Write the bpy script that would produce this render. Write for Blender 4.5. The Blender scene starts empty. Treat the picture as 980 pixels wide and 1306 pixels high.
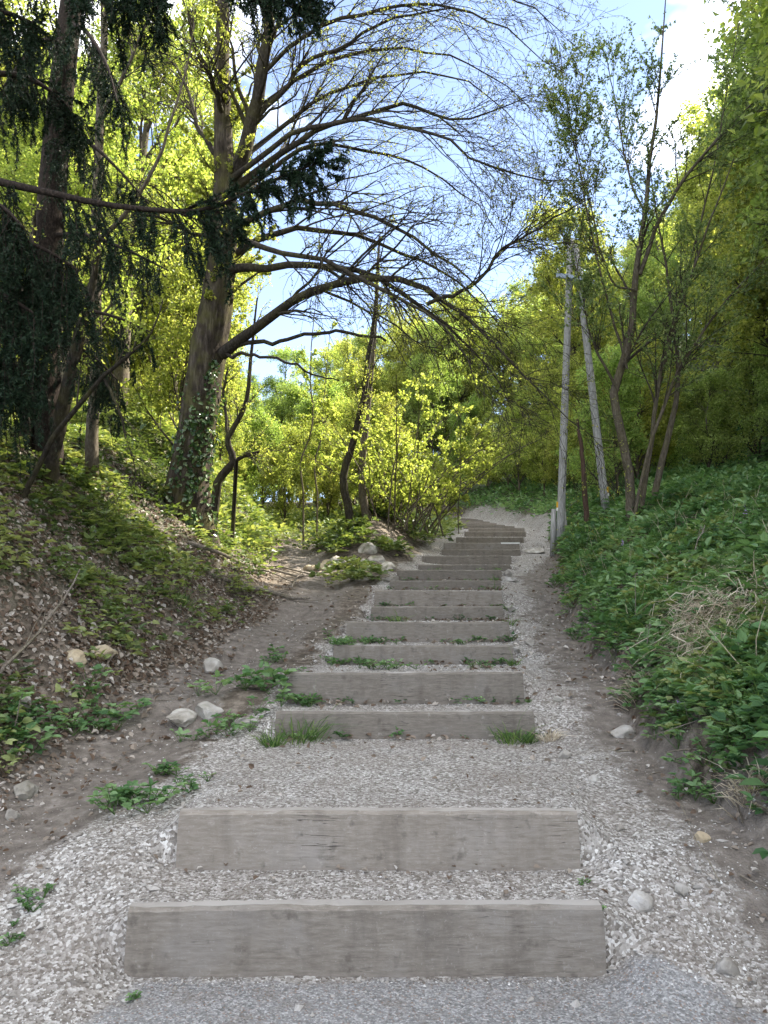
import bpy, bmesh, math, random
import numpy as np
from mathutils import Vector

random.seed(7)
RNG = np.random.default_rng(11)
scene = bpy.context.scene
COL = scene.collection

# ------------------------------------------------------------------ camera
PITCH = math.radians(7.73)
CAM_H = 1.54
FPX = 943.0
cam_data = bpy.data.cameras.new("camera")
cam_data.sensor_fit = 'VERTICAL'
cam_data.sensor_height = 36.0
cam_data.lens = 36.0 * FPX / 1306.0
cam_data.clip_end = 2000.0
cam_data.clip_start = 0.05
cam = bpy.data.objects.new("camera", cam_data)
cam.location = (0, 0, CAM_H)
cam.rotation_euler = (math.pi / 2 + PITCH, 0, 0)
COL.objects.link(cam)
scene.camera = cam

# ------------------------------------------------------------------ light
SUN_AZ = math.radians(60)      # from +Y (view direction) towards +X
SUN_EL = math.radians(47)
world = bpy.data.worlds.new("World")
scene.world = world
world.use_nodes = True
wn, wl = world.node_tree.nodes, world.node_tree.links
wn.clear()
w_out = wn.new("ShaderNodeOutputWorld")
w_bg = wn.new("ShaderNodeBackground")
w_sky = wn.new("ShaderNodeTexSky")
w_sky.sky_type = 'NISHITA'
w_sky.sun_disc = False
w_sky.sun_elevation = SUN_EL
w_sky.sun_rotation = SUN_AZ
w_sky.air_density = 0.6
w_sky.dust_density = 0.0
w_sky.ozone_density = 2.5
w_tc = wn.new("ShaderNodeTexCoord")
w_map = wn.new("ShaderNodeMapping")
w_map.inputs["Scale"].default_value = (1.0, 1.0, 2.2)
w_map.inputs["Location"].default_value = (1.08, 5.79, 2.5)
w_noise = wn.new("ShaderNodeTexNoise")
w_noise.inputs["Scale"].default_value = 1.4
w_noise.inputs["Detail"].default_value = 6.0
w_noise.inputs["Roughness"].default_value = 0.55
w_ramp = wn.new("ShaderNodeValToRGB")
w_ramp.color_ramp.elements[0].position = 0.45
w_ramp.color_ramp.elements[1].position = 0.66
w_mix = wn.new("ShaderNodeMix")
w_mix.data_type = 'RGBA'
w_mix.inputs[7].default_value = (12, 12, 12, 1)
wl.new(w_tc.outputs["Generated"], w_map.inputs["Vector"])
wl.new(w_map.outputs["Vector"], w_noise.inputs["Vector"])
wl.new(w_noise.outputs["Fac"], w_ramp.inputs["Fac"])
wl.new(w_ramp.outputs["Color"], w_mix.inputs[0])
w_hs = wn.new("ShaderNodeHueSaturation")
w_hs.inputs["Saturation"].default_value = 0.80
w_hs.inputs["Value"].default_value = 0.82
wl.new(w_sky.outputs["Color"], w_hs.inputs["Color"])
wl.new(w_hs.outputs["Color"], w_mix.inputs[6])
wl.new(w_mix.outputs[2], w_bg.inputs["Color"])
w_bg.inputs["Strength"].default_value = 0.15
wl.new(w_bg.outputs["Background"], w_out.inputs["Surface"])

sun_data = bpy.data.lights.new("sun", 'SUN')
sun_data.energy = 5.0
sun_data.angle = math.radians(0.53)
sun_data.color = (1.0, 0.93, 0.80)
sun = bpy.data.objects.new("sun", sun_data)
sdir = Vector((math.sin(SUN_AZ) * math.cos(SUN_EL), math.cos(SUN_AZ) * math.cos(SUN_EL), math.sin(SUN_EL)))
sun.rotation_euler = sdir.to_track_quat('Z', 'Y').to_euler()
sun.location = (20, 20, 30)
COL.objects.link(sun)

scene.view_settings.view_transform = 'Standard'
scene.view_settings.look = 'None'
scene.view_settings.gamma = 1.0
scene.view_settings.exposure = 2.15
scene.render.engine = 'CYCLES'
scene.cycles.max_bounces = 5
scene.cycles.transmission_bounces = 4
scene.cycles.diffuse_bounces = 3
scene.cycles.use_denoising = True
scene.cycles.adaptive_threshold = 0.02

# ------------------------------------------------------------------ numpy helpers
AX = np.array([0, math.cos(PITCH), math.sin(PITCH)])
UP = np.array([0, -math.sin(PITCH), math.cos(PITCH)])
RT = np.array([1.0, 0, 0])
EYE = np.array([0, 0, CAM_H])


def at(px, py, d):
    """World point seen at photograph pixel (px, py), d metres along the view axis."""
    return EYE + d * (AX + (px - 490) / FPX * RT + (653 - py) / FPX * UP)


def norm(v):
    return v / np.maximum(np.linalg.norm(v, axis=-1, keepdims=True), 1e-9)


def smooth(a, b, x):
    t = np.clip((x - a) / (b - a), 0, 1)
    return t * t * (3 - 2 * t)


def _hash(ix, iy, seed):
    n = (ix.astype(np.int64) * 374761393 + iy.astype(np.int64) * 668265263 + seed * 1442695041) & 0x7fffffff
    n = ((n ^ (n >> 13)) * 1274126177) & 0x7fffffff
    n = n ^ (n >> 16)
    return (n & 0xffff) / 65535.0


def vnoise(x, y, seed=0):
    ix, iy = np.floor(x), np.floor(y)
    fx, fy = x - ix, y - iy
    fx = fx * fx * (3 - 2 * fx)
    fy = fy * fy * (3 - 2 * fy)
    a = _hash(ix, iy, seed); b = _hash(ix + 1, iy, seed)
    c = _hash(ix, iy + 1, seed); d = _hash(ix + 1, iy + 1, seed)
    return (a * (1 - fx) + b * fx) * (1 - fy) + (c * (1 - fx) + d * fx) * fy


def fbm(x, y, seed=0, octs=4):
    v, amp, tot = 0.0, 1.0, 0.0
    for o in range(octs):
        v = v + amp * vnoise(x * 2 ** o, y * 2 ** o, seed + o * 17)
        tot += amp
        amp *= 0.5
    return v / tot - 0.5


# ------------------------------------------------------------------ terrain
# timber steps: centre x, front y, ground in front, top
STEPS = [(-0.07, 3.36, 0.01, 0.29), (-0.02, 3.87, 0.26, 0.55), (0.17, 5.94, 0.55, 0.77), (0.19, 6.48, 0.75, 1.03),
         (0.43, 8.34, 0.95, 1.18), (0.53, 9.05, 1.17, 1.43), (0.79, 11.20, 1.40, 1.63), (0.85, 11.65, 1.61, 1.88),
         (1.11, 13.34, 1.92, 2.11), (1.25, 14.11, 2.12, 2.34), (1.73, 15.93, 2.39, 2.56), (1.89, 16.83, 2.60, 2.82),
         (2.48, 18.83, 2.95, 3.13), (2.57, 19.31, 3.14, 3.35), (3.11, 21.59, 3.54, 3.73), (3.65, 24.15, 3.98, 4.17),
         (4.04, 26.41, 4.38, 4.55)]
TOPSTEPS = []
for px, py, d, rz in ((624, 670.5, 28.3, 7), (614, 668.5, 29.8, 11), (606, 666, 31.3, 16), (600, 664, 32.8, 21),
                      (594, 662, 34.3, 27), (590, 660.5, 35.8, 32)):
    q = at(px, py, d)
    TOPSTEPS.append((q[0], q[1], q[2], math.radians(rz)))
SX = np.array([s[0] for s in STEPS]); SY = np.array([s[1] for s in STEPS])
SB = np.array([s[2] for s in STEPS]); ST = np.array([s[3] for s in STEPS])
_by = np.concatenate([[-60, 0, 2.6, 3.0], SY, [t[1] for t in TOPSTEPS], [45, 60, 90, 140, 300]])
_bz = np.concatenate([[0, 0, 0, 0.03], (SB + ST) / 2 - 0.02, [t[2] - 0.12 for t in TOPSTEPS], [7.6, 10.4, 15, 20, 30]])
_cx = np.concatenate([[-0.1, -0.1, -0.1, -0.1], SX, [t[0] for t in TOPSTEPS], [1.0, -3, -8, -12, -20]])


def base_z(y): return np.interp(y, _by, _bz)
def path_x(y): return np.interp(y, _by, _cx)
def left_foot(y): return np.interp(y, [-60, 0, 4, 6.7, 9, 12, 14, 18, 22, 30, 45, 60, 100], [-5, -2.6, -2.3, -2.15, -1.95, -1.75, -1.95, -2.7, -3.3, -4.6, -8, -12, -22])
def right_foot(y): return np.interp(y, [-60, 0, 3, 5.5, 8, 10.5, 13, 16, 19, 24, 30, 34, 45, 60, 100], [6, 2.2, 1.86, 1.9, 2.22, 2.58, 3.1, 3.75, 4.35, 5.3, 5.6, 5.2, 3.0, 0, -6])
def dirt_x(y): return np.interp(y, [0, 3.5, 6.7, 9.1, 13.9, 17, 22, 30], [-2.25, -2.0, -1.78, -1.38, -1.0, -1.7, -2.5, -3.8])


def height(x, y):
    x = np.asarray(x, float); y = np.asarray(y, float)
    b = base_z(y)
    xc = path_x(y)
    # stepped treads between the planks
    i = np.clip(np.searchsorted(SY + 0.04, y) - 1, -1, len(SY) - 1)
    tread = b.copy()
    ok = (i >= 0) & (i < len(SY) - 1)
    ii = np.clip(i, 0, len(SY) - 2)
    t = np.clip((y - SY[ii]) / (SY[ii + 1] - SY[ii]), 0, 1)
    tr = (ST[ii] - 0.03) * (1 - t) + (SB[ii + 1] + 0.012) * t
    tread = np.where(ok, tr, b)
    tread = np.where((i < 0) & (y > 2.4), np.minimum(b, 0.012), tread)
    w = 1 - smooth(0.96, 1.22, np.abs(x - xc))
    z = b * (1 - w) + tread * w
    # left bank
    tl = left_foot(y) + 0.25 * fbm(x * .8, y * .8, 3) - x
    near = 1 - 0.55 * smooth(24, 45, y)
    lr = np.where(tl > 0, (0.95 * np.sqrt(tl * tl + 0.12) - 0.329) * (1 + .45 * smooth(13, 18, y)), 0)
    cap = 2.5 + 1.3 * smooth(12, 22, y)
    lr = np.where(lr > cap - 0.6, cap - 0.6 + 0.9 * np.tanh((lr - cap + 0.6) / 0.9), lr) + np.maximum(tl - 4, 0) * 0.16
    lr = np.minimum(lr, 10)
    z = z + lr * near * smooth(-2, 3.0, y)
    # dirt track slightly hollowed
    dd = np.abs(x - dirt_x(y))
    z = z - 0.07 * np.exp(-(dd / 0.35) ** 2) * smooth(3, 4.5, y) * (1 - smooth(26, 32, y))
    # mound with the boulders between gully and stairs
    mx = (dirt_x(y) + path_x(y) - 1.0) / 2
    z = z + 0.85 * np.exp(-((x - mx) / 0.85) ** 2) * smooth(14.5, 18.5, y) * (1 - smooth(25, 32, y))
    # right bank and hillside
    trr = x - right_foot(y) + 0.22 * fbm(x * .9, y * .9, 9)
    tp_ = np.maximum(trr, 0)
    rr = 0.40 * (1 - np.exp(-tp_ / 0.28)) + 0.45 * np.minimum(tp_, 2.4) + 0.18 * np.clip(tp_ - 2.4, 0, 3.2) + 0.56 * np.maximum(tp_ - 5.6, 0)
    rr = np.where(rr > 14, 14 + 7 * np.tanh((rr - 14) / 7), rr)
    z = z + rr * smooth(-12, 1.5, y)
    # roughness
    out = np.clip(smooth(1.05, 1.9, np.abs(x - xc)), 0, 1)
    z = z + out * (0.3 * fbm(x * 1.1, y * 1.1, 21) * smooth(0.0, 1.2, np.maximum(tl, trr)) + 0.07 * fbm(x * 5, y * 5, 33))
    z = z + 0.018 * fbm(x * 9, y * 9, 41, 3) * smooth(3.1, 3.5, y)
    z = z + 0.8 * fbm(x * .12, y * .12, 51) * smooth(6, 16, np.maximum(tl, trr))
    return z


def hit(px, py):
    """Ground point seen at a photograph pixel."""
    d = AX + (px - 490) / FPX * RT + (653 - py) / FPX * UP
    t0, t1, st = 1.5, 90.0, 0.25
    for st in (0.2, 0.01):
        ts = np.arange(t0, t1, st)
        P = EYE + ts[:, None] * d
        under = P[:, 2] < height(P[:, 0], P[:, 1])
        k = int(np.argmax(under)) if under.any() else len(ts) - 1
        t0, t1 = max(ts[k] - 0.21, 1.4), ts[k] + 0.02
    p = P[k].copy()
    p[2] = float(height(p[0:1], p[1:2])[0])
    return p, ts[k]


def masks(x, y):
    """gravel, dirt, asphalt, green weights (0..1) at ground points."""
    xc = path_x(y)
    n = fbm(x * 1.7, y * 1.7, 61) * 0.5
    n2 = fbm(x * 6, y * 6, 71) * 0.25
    dx = x - xc
    rext = np.interp(y, [2, 3.4, 4.5, 6, 9, 14, 20, 27], [1.6, 1.4, 1.35, 1.2, 1.12, 1.2, 1.75, 1.8])
    lext = np.interp(y, [2, 3, 4.2, 5.2, 6.5, 9, 12, 18, 24, 30], [3.2, 2.1, 1.5, 1.25, 1.12, 1.02, 1.02, 1.3, 1.7, 1.5])
    gr = (1 - smooth(rext - 0.15, rext + 0.55, dx + n + n2)) * (1 - smooth(lext - 0.12, lext + 0.3, -dx + n + n2))
    gr = gr * smooth(1.0, 2.0, y) * (1 - smooth(36, 42, y))
    asp = (1 - smooth(3.22, 3.42, y + 0.25 * n + 0.2 * n2))
    right = 1.02 + np.maximum(3.3 - y, 0) * 1.0
    asp = asp * (1 - smooth(right - 0.08, right + 0.25, x + 0.5 * n + 0.5 * n2)) * smooth(-1.25 - np.maximum(2.7 - y, 0) * 2, -0.9 - np.maximum(2.7 - y, 0) * 2, x + 0.4 * n + 0.4 * n2)
    dirt = np.exp(-((x - dirt_x(y) + 0.3 * n) / 0.5) ** 4) * smooth(2.6, 3.6, y) * (1 - smooth(27, 33, y))
    rd = smooth(0.0, 0.35, dx - 1.2 + n) * (1 - smooth(-0.05, 0.25, x - right_foot(y) + n))
    dirt = np.clip(np.maximum(dirt, rd * (1 - smooth(22, 30, y))), 0, 1)
    green = np.maximum(smooth(0.15, 0.7, x - right_foot(y) + n), 0.75 * smooth(0.6, 1.8, left_foot(y) - x + 2 * n) * (1 - 0.5 * smooth(-.1, .3, n * 2)))
    return np.clip(gr, 0, 1), dirt, np.clip(asp, 0, 1), np.clip(green, 0, 1)


# ------------------------------------------------------------------ mesh + object helpers
def mesh_np(name, V, F, mat, smooth_shade=True, attrs=None):
    """V (n,3); F list of (m,k) index arrays; attrs {name: per-vertex floats}."""
    V = np.asarray(V, np.float32)
    if not isinstance(F, (list, tuple)):
        F = [F]
    F = [np.asarray(f, np.int32) for f in F if len(f)]
    loops = np.concatenate([f.ravel() for f in F])
    sizes = np.concatenate([np.full(len(f), f.shape[1], np.int32) for f in F])
    starts = np.concatenate([[0], np.cumsum(sizes)[:-1]]).astype(np.int32)
    me = bpy.data.meshes.new(name)
    me.vertices.add(len(V)); me.vertices.foreach_set("co", V.ravel())
    me.loops.add(len(loops)); me.loops.foreach_set("vertex_index", loops)
    me.polygons.add(len(sizes)); me.polygons.foreach_set("loop_start", starts)
    me.polygons.foreach_set("loop_total", sizes)
    if attrs:
        for k, v in attrs.items():
            a = me.attributes.new(k, 'FLOAT', 'POINT')
            a.data.foreach_set("value", np.asarray(v, np.float32))
    me.polygons.foreach_set("use_smooth", np.full(len(sizes), smooth_shade, bool))
    me.update(calc_edges=True)
    me.validate(clean_customdata=False)
    if mat is not None:
        me.materials.append(mat)
    return me


def obj(name, me, parent=None, loc=None):
    o = bpy.data.objects.new(name, me)
    COL.objects.link(o)
    if parent is not None:
        o.parent = parent
        if name in FINE: o["kind"] = "stuff"
    if loc is not None:
        o.location = loc
    return o


FINE = {"twigs", "hanging_twigs", "needles", "foliage", "crown", "branches", "side_twigs", "stalks", "ivy", "petals"}


def tag(o, label=None, cat=None, group=None, kind=None):
    if label: o["label"] = label
    if cat: o["category"] = cat
    if group: o["group"] = group
    if kind: o["kind"] = kind
    return o


def empty(name, loc, label, cat, group=None, rz=0.0):
    o = obj(name, None, None, loc)
    o.empty_display_size = 0.2
    o.rotation_euler = (0, 0, rz)
    return tag(o, label, cat, group)


class Geo:
    """collects vertices and faces of one mesh"""
    def __init__(self):
        self.V, self.F, self.R, self.n = [], {}, [], 0

    def add(self, V, F, rnd=None):
        V = np.asarray(V, float).reshape(-1, 3)
        F = np.asarray(F, np.int64)
        if len(V) == 0 or len(F) == 0:
            return
        self.V.append(V)
        self.F.setdefault(F.shape[1], []).append(F + self.n)
        self.R.append(np.full(len(V), 0.5) if rnd is None else np.asarray(rnd, float))
        self.n += len(V)

    def mesh(self, name, mat, origin=(0, 0, 0), smooth_shade=True):
        V = np.concatenate(self.V) - np.asarray(origin)
        return mesh_np(name, V, [np.concatenate(f) for f in self.F.values()], mat, smooth_shade, {"rnd": np.concatenate(self.R)})


def tubes(geo, P, R, sides=5, rnd=None, cap=False):
    """P (N,K,3) centre lines, R (N,K) radii"""
    P = np.asarray(P, float); R = np.asarray(R, float)
    N, K, _ = P.shape
    T = np.gradient(P, axis=1)
    T = norm(T)
    ref = np.where(np.abs(T[:, :1, 2:3]) > 0.9, np.array([1.0, 0, 0]), np.array([0, 0, 1.0]))
    ref = np.broadcast_to(ref, T.shape)
    A = norm(np.cross(T, ref)); B = np.cross(T, A)
    ang = np.arange(sides) * 2 * math.pi / sides
    ring = P[:, :, None, :] + R[:, :, None, None] * (np.cos(ang)[None, None, :, None] * A[:, :, None, :] + np.sin(ang)[None, None, :, None] * B[:, :, None, :])
    V = ring.reshape(-1, 3)
    n = np.arange(N)[:, None, None] * K * sides
    k = np.arange(K - 1)[None, :, None] * sides
    s = np.arange(sides)[None, None, :]
    s2 = (s + 1) % sides
    F = np.stack([n + k + s, n + k + s2, n + k + sides + s2, n + k + sides + s], -1).reshape(-1, 4)
    r = None if rnd is None else np.repeat(rnd, K * sides)
    geo.add(V, F, r)
    if cap:
        base = geo.n - len(V)
        for e in (0, K - 1):
            for q in range(N):
                idx = base + q * K * sides + e * sides + np.arange(sides)
                if e == 0: idx = idx[::-1]
                geo.F.setdefault(sides, []).append(idx[None, :])


def spline(pts, n=16):
    """Catmull-Rom through points (m, c)"""
    p = np.asarray(pts, float)
    p = np.vstack([2 * p[0] - p[1], p, 2 * p[-1] - p[-2]])
    m = len(p) - 3
    u = np.linspace(0, m, n)
    i = np.minimum(u.astype(int), m - 1)
    t = (u - i)[:, None]
    a, b, c, d = p[i], p[i + 1], p[i + 2], p[i + 3]
    return 0.5 * (2 * b + (c - a) * t + (2 * a - 5 * b + 4 * c - d) * t ** 2 + (3 * b - a - 3 * c + d) * t ** 3)


def traced(pts, n=16):
    """[(px, py, depth, radius)] -> centre line and radii"""
    q = np.array([list(at(a[0], a[1], a[2])) + [a[3]] for a in pts])
    s = spline(q, n)
    return s[:, :3], np.maximum(s[:, 3], 0.002)


def spawn(P, R, n_per, tmin, tmax, lmin, lmax, side, droop, rng, K=6, rmul=0.45, wob=0.06, up=0.0, rmin=0.003, taper=0.25):
    """side branches from a batch of lines; returns P2 (M,K,3), R2 (M,K)"""
    N, K0, _ = P.shape
    src = np.repeat(np.arange(N), n_per)
    M = len(src)
    t = rng.uniform(tmin, tmax, M) * (K0 - 1)
    i = np.minimum(t.astype(int), K0 - 2); f = (t - i)[:, None]
    S = P[src, i] * (1 - f) + P[src, i + 1] * f
    r0 = (R[src, i] * (1 - f[:, 0]) + R[src, i + 1] * f[:, 0])
    T = norm(P[src, i + 1] - P[src, i])
    rv = norm(rng.normal(size=(M, 3)))
    perp = norm(rv - (rv * T).sum(1, keepdims=True) * T)
    sd = rng.uniform(0.6, 1.3, M)[:, None] * side
    D = norm(T + perp * sd + np.array([0, 0, up]))
    frac = 1 - 0.6 * t / (K0 - 1)
    L = rng.uniform(lmin, lmax, M) * frac
    s = np.linspace(0, 1, K)[None, :, None]
    g = np.array([0, 0, -1.0]) * droop * rng.uniform(0.4, 1.4, M)[:, None]
    P2 = S[:, None, :] + L[:, None, None] * (D[:, None, :] * s + g[:, None, :] * s * s)
    wv = rng.normal(size=(M, K, 3)) * wob * L[:, None, None] * s
    P2 = P2 + np.cumsum(wv, axis=1) * 0.5
    rr = np.maximum(np.minimum(r0 * rmul, L * 0.02 + 0.002), rmin)
    R2 = rr[:, None] * (1 - (1 - taper) * np.linspace(0, 1, K)[None, :])
    return P2, R2


def pick(P, n, rng, tmin=0.2, tmax=1.0):
    """n random points on a batch of lines, with tangents"""
    N, K, _ = P.shape
    src = rng.integers(0, N, n)
    t = rng.uniform(tmin, tmax, n) * (K - 1)
    i = np.minimum(t.astype(int), K - 2); f = (t - i)[:, None]
    return P[src, i] * (1 - f) + P[src, i + 1] * f, norm(P[src, i + 1] - P[src, i])


def leaves(geo, C, D, L, W, rng, fold=0.25, six=False, nrm=None, rnd=None):
    """leaf faces: C base, D direction, L length, W width"""
    n = len(C)
    if n == 0: return
    rv = norm(rng.normal(size=(n, 3))) if nrm is None else nrm
    S = norm(np.cross(D, rv)); Nn = np.cross(S, D)
    L = np.broadcast_to(L, n)[:, None]; W = np.broadcast_to(W, n)[:, None]
    tip = C + D * L - Nn * L * 0.12
    if six:
        up = Nn * W * fold
        l1 = C + D * L * .28 - S * W * .46 + up; l2 = C + D * L * .68 - S * W * .38 + up * .8 - Nn * L * .03
        r1 = C + D * L * .28 + S * W * .46 + up; r2 = C + D * L * .68 + S * W * .38 + up * .8 - Nn * L * .03
        V = np.stack([C, r1, r2, tip, l2, l1], 1).reshape(-1, 3)
        b = np.arange(n)[:, None] * 6
        F = np.concatenate([b + np.array([[0, 1, 2, 3]]), b + np.array([[0, 3, 4, 5]])])
        k = 6
    else:
        up = Nn * W * fold
        V = np.stack([C, C + D * L * .45 + S * W * .5 + up, tip, C + D * L * .45 - S * W * .5 + up], 1).reshape(-1, 3)
        F = np.arange(n * 4).reshape(-1, 4)
        k = 4
    r = rng.random(n) if rnd is None else rnd
    geo.add(V, F, np.repeat(r, k))


def blades(geo, C, D, L, W, bend, rng, rnd=None):
    """grass blades: tapered strips of 2 segments bending over"""
    n = len(C)
    S = norm(np.cross(D, norm(rng.normal(size=(n, 3)))))
    B = bend
    L = np.broadcast_to(L, n)[:, None]; W = np.broadcast_to(W, n)[:, None]
    m = C + D * L * .55 + B * L * .18
    t = C + D * L * .9 + B * L * .65
    V = np.stack([C - S * W * .5, C + S * W * .5, m + S * W * .42, m - S * W * .42, t], 1).reshape(-1, 3)
    b = np.arange(n)[:, None] * 5
    r = rng.random(n) if rnd is None else rnd
    rr = np.repeat(r, 5)
    base = geo.n
    geo.add(V, b + np.array([[0, 1, 2, 3]]), rr)
    geo.F.setdefault(3, []).append(b + np.array([[3, 2, 4]]) + base)


# ------------------------------------------------------------------ materials
def new_mat(name):
    m = bpy.data.materials.new(name)
    m.use_nodes = True
    nt = m.node_tree
    nt.nodes.clear()
    out = nt.nodes.new("ShaderNodeOutputMaterial")
    return m, nt, out


def nd(nt, kind, **kw):
    n = nt.nodes.new(kind)
    for k, v in kw.items():
        if k in n.inputs:
            n.inputs[k].default_value = v
        else:
            setattr(n, k, v)
    return n


def ramp(nt, src, stops):
    r = nt.nodes.new("ShaderNodeValToRGB")
    e = r.color_ramp.elements
    while len(e) < len(stops): e.new(0.5)
    for q, (p, c) in zip(e, stops):
        q.position = p
        q.color = (c[0], c[1], c[2], 1) if hasattr(c, '__len__') else (c, c, c, 1)
    nt.links.new(src, r.inputs["Fac"])
    return r.outputs["Color"]


def mixc(nt, fac, a, b, mode='MIX'):
    m = nt.nodes.new("ShaderNodeMix")
    m.data_type = 'RGBA'
    m.blend_type = mode
    for sock, v in ((m.inputs[0], fac), (m.inputs[6], a), (m.inputs[7], b)):
        if isinstance(v, bpy.types.NodeSocket): nt.links.new(v, sock)
        elif hasattr(v, '__len__'): sock.default_value = (v[0], v[1], v[2], 1)
        else: sock.default_value = v
    return m.outputs[2]


def mathn(nt, op, a, b=None, clamp=False):
    m = nt.nodes.new("ShaderNodeMath")
    m.operation = op
    m.use_clamp = clamp
    for sock, v in ((m.inputs[0], a), (m.inputs[1], b)):
        if v is None: continue
        if isinstance(v, bpy.types.NodeSocket): nt.links.new(v, sock)
        else: sock.default_value = v
    return m.outputs[0]


def attr(nt, name):
    return nd(nt, "ShaderNodeAttribute", attribute_name=name).outputs["Fac"]


def noise(nt, vec, scale, detail=4, rough=0.55, out="Fac"):
    n = nd(nt, "ShaderNodeTexNoise", Scale=scale, Detail=detail, Roughness=rough)
    if vec is not None: nt.links.new(vec, n.inputs["Vector"])
    return n.outputs[out]


def principled(nt, out, col, rough=0.9, spec=0.2, bump=None, strength=0.4, dist=0.01):
    b = nt.nodes.new("ShaderNodeBsdfPrincipled")
    if isinstance(col, bpy.types.NodeSocket): nt.links.new(col, b.inputs["Base Color"])
    else: b.inputs["Base Color"].default_value = (*col, 1)
    if isinstance(rough, bpy.types.NodeSocket): nt.links.new(rough, b.inputs["Roughness"])
    else: b.inputs["Roughness"].default_value = rough
    b.inputs["Specular IOR Level"].default_value = spec
    if bump is not None:
        bm = nt.nodes.new("ShaderNodeBump")
        bm.inputs["Strength"].default_value = strength
        bm.inputs["Distance"].default_value = dist
        nt.links.new(bump, bm.inputs["Height"])
        nt.links.new(bm.outputs["Normal"], b.inputs["Normal"])
    nt.links.new(b.outputs[0], out.inputs["Surface"])
    return b


def leaf_mat(name, stops, trans, fac=0.45, rough=0.45, spec=0.25, objvar=0.0):
    m, nt, out = new_mat(name)
    col = ramp(nt, attr(nt, "rnd"), stops)
    if objvar:
        oi = nt.nodes.new("ShaderNodeObjectInfo")
        v = mathn(nt, 'MULTIPLY_ADD', oi.outputs["Random"], objvar)
        v.node.inputs[2].default_value = 1 - objvar / 2
        hs = nt.nodes.new("ShaderNodeHueSaturation")
        hv = mathn(nt, 'MULTIPLY_ADD', oi.outputs["Random"], 0.03)
        hv.node.inputs[2].default_value = 0.488
        nt.links.new(hv, hs.inputs["Hue"]); nt.links.new(v, hs.inputs["Value"])
        nt.links.new(col, hs.inputs["Color"])
        col = hs.outputs["Color"]
    b = nt.nodes.new("ShaderNodeBsdfPrincipled")
    nt.links.new(col, b.inputs["Base Color"])
    b.inputs["Roughness"].default_value = rough
    b.inputs["Specular IOR Level"].default_value = spec
    t = nt.nodes.new("ShaderNodeBsdfTranslucent")
    nt.links.new(mixc(nt, 1.0, col, trans, 'MULTIPLY'), t.inputs["Color"])
    mx = nt.nodes.new("ShaderNodeMixShader")
    mx.inputs[0].default_value = fac
    nt.links.new(b.outputs[0], mx.inputs[1]); nt.links.new(t.outputs[0], mx.inputs[2])
    nt.links.new(mx.outputs[0], out.inputs["Surface"])
    return m


def pos(nt):
    return nt.nodes.new("ShaderNodeNewGeometry").outputs["Position"]


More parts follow.
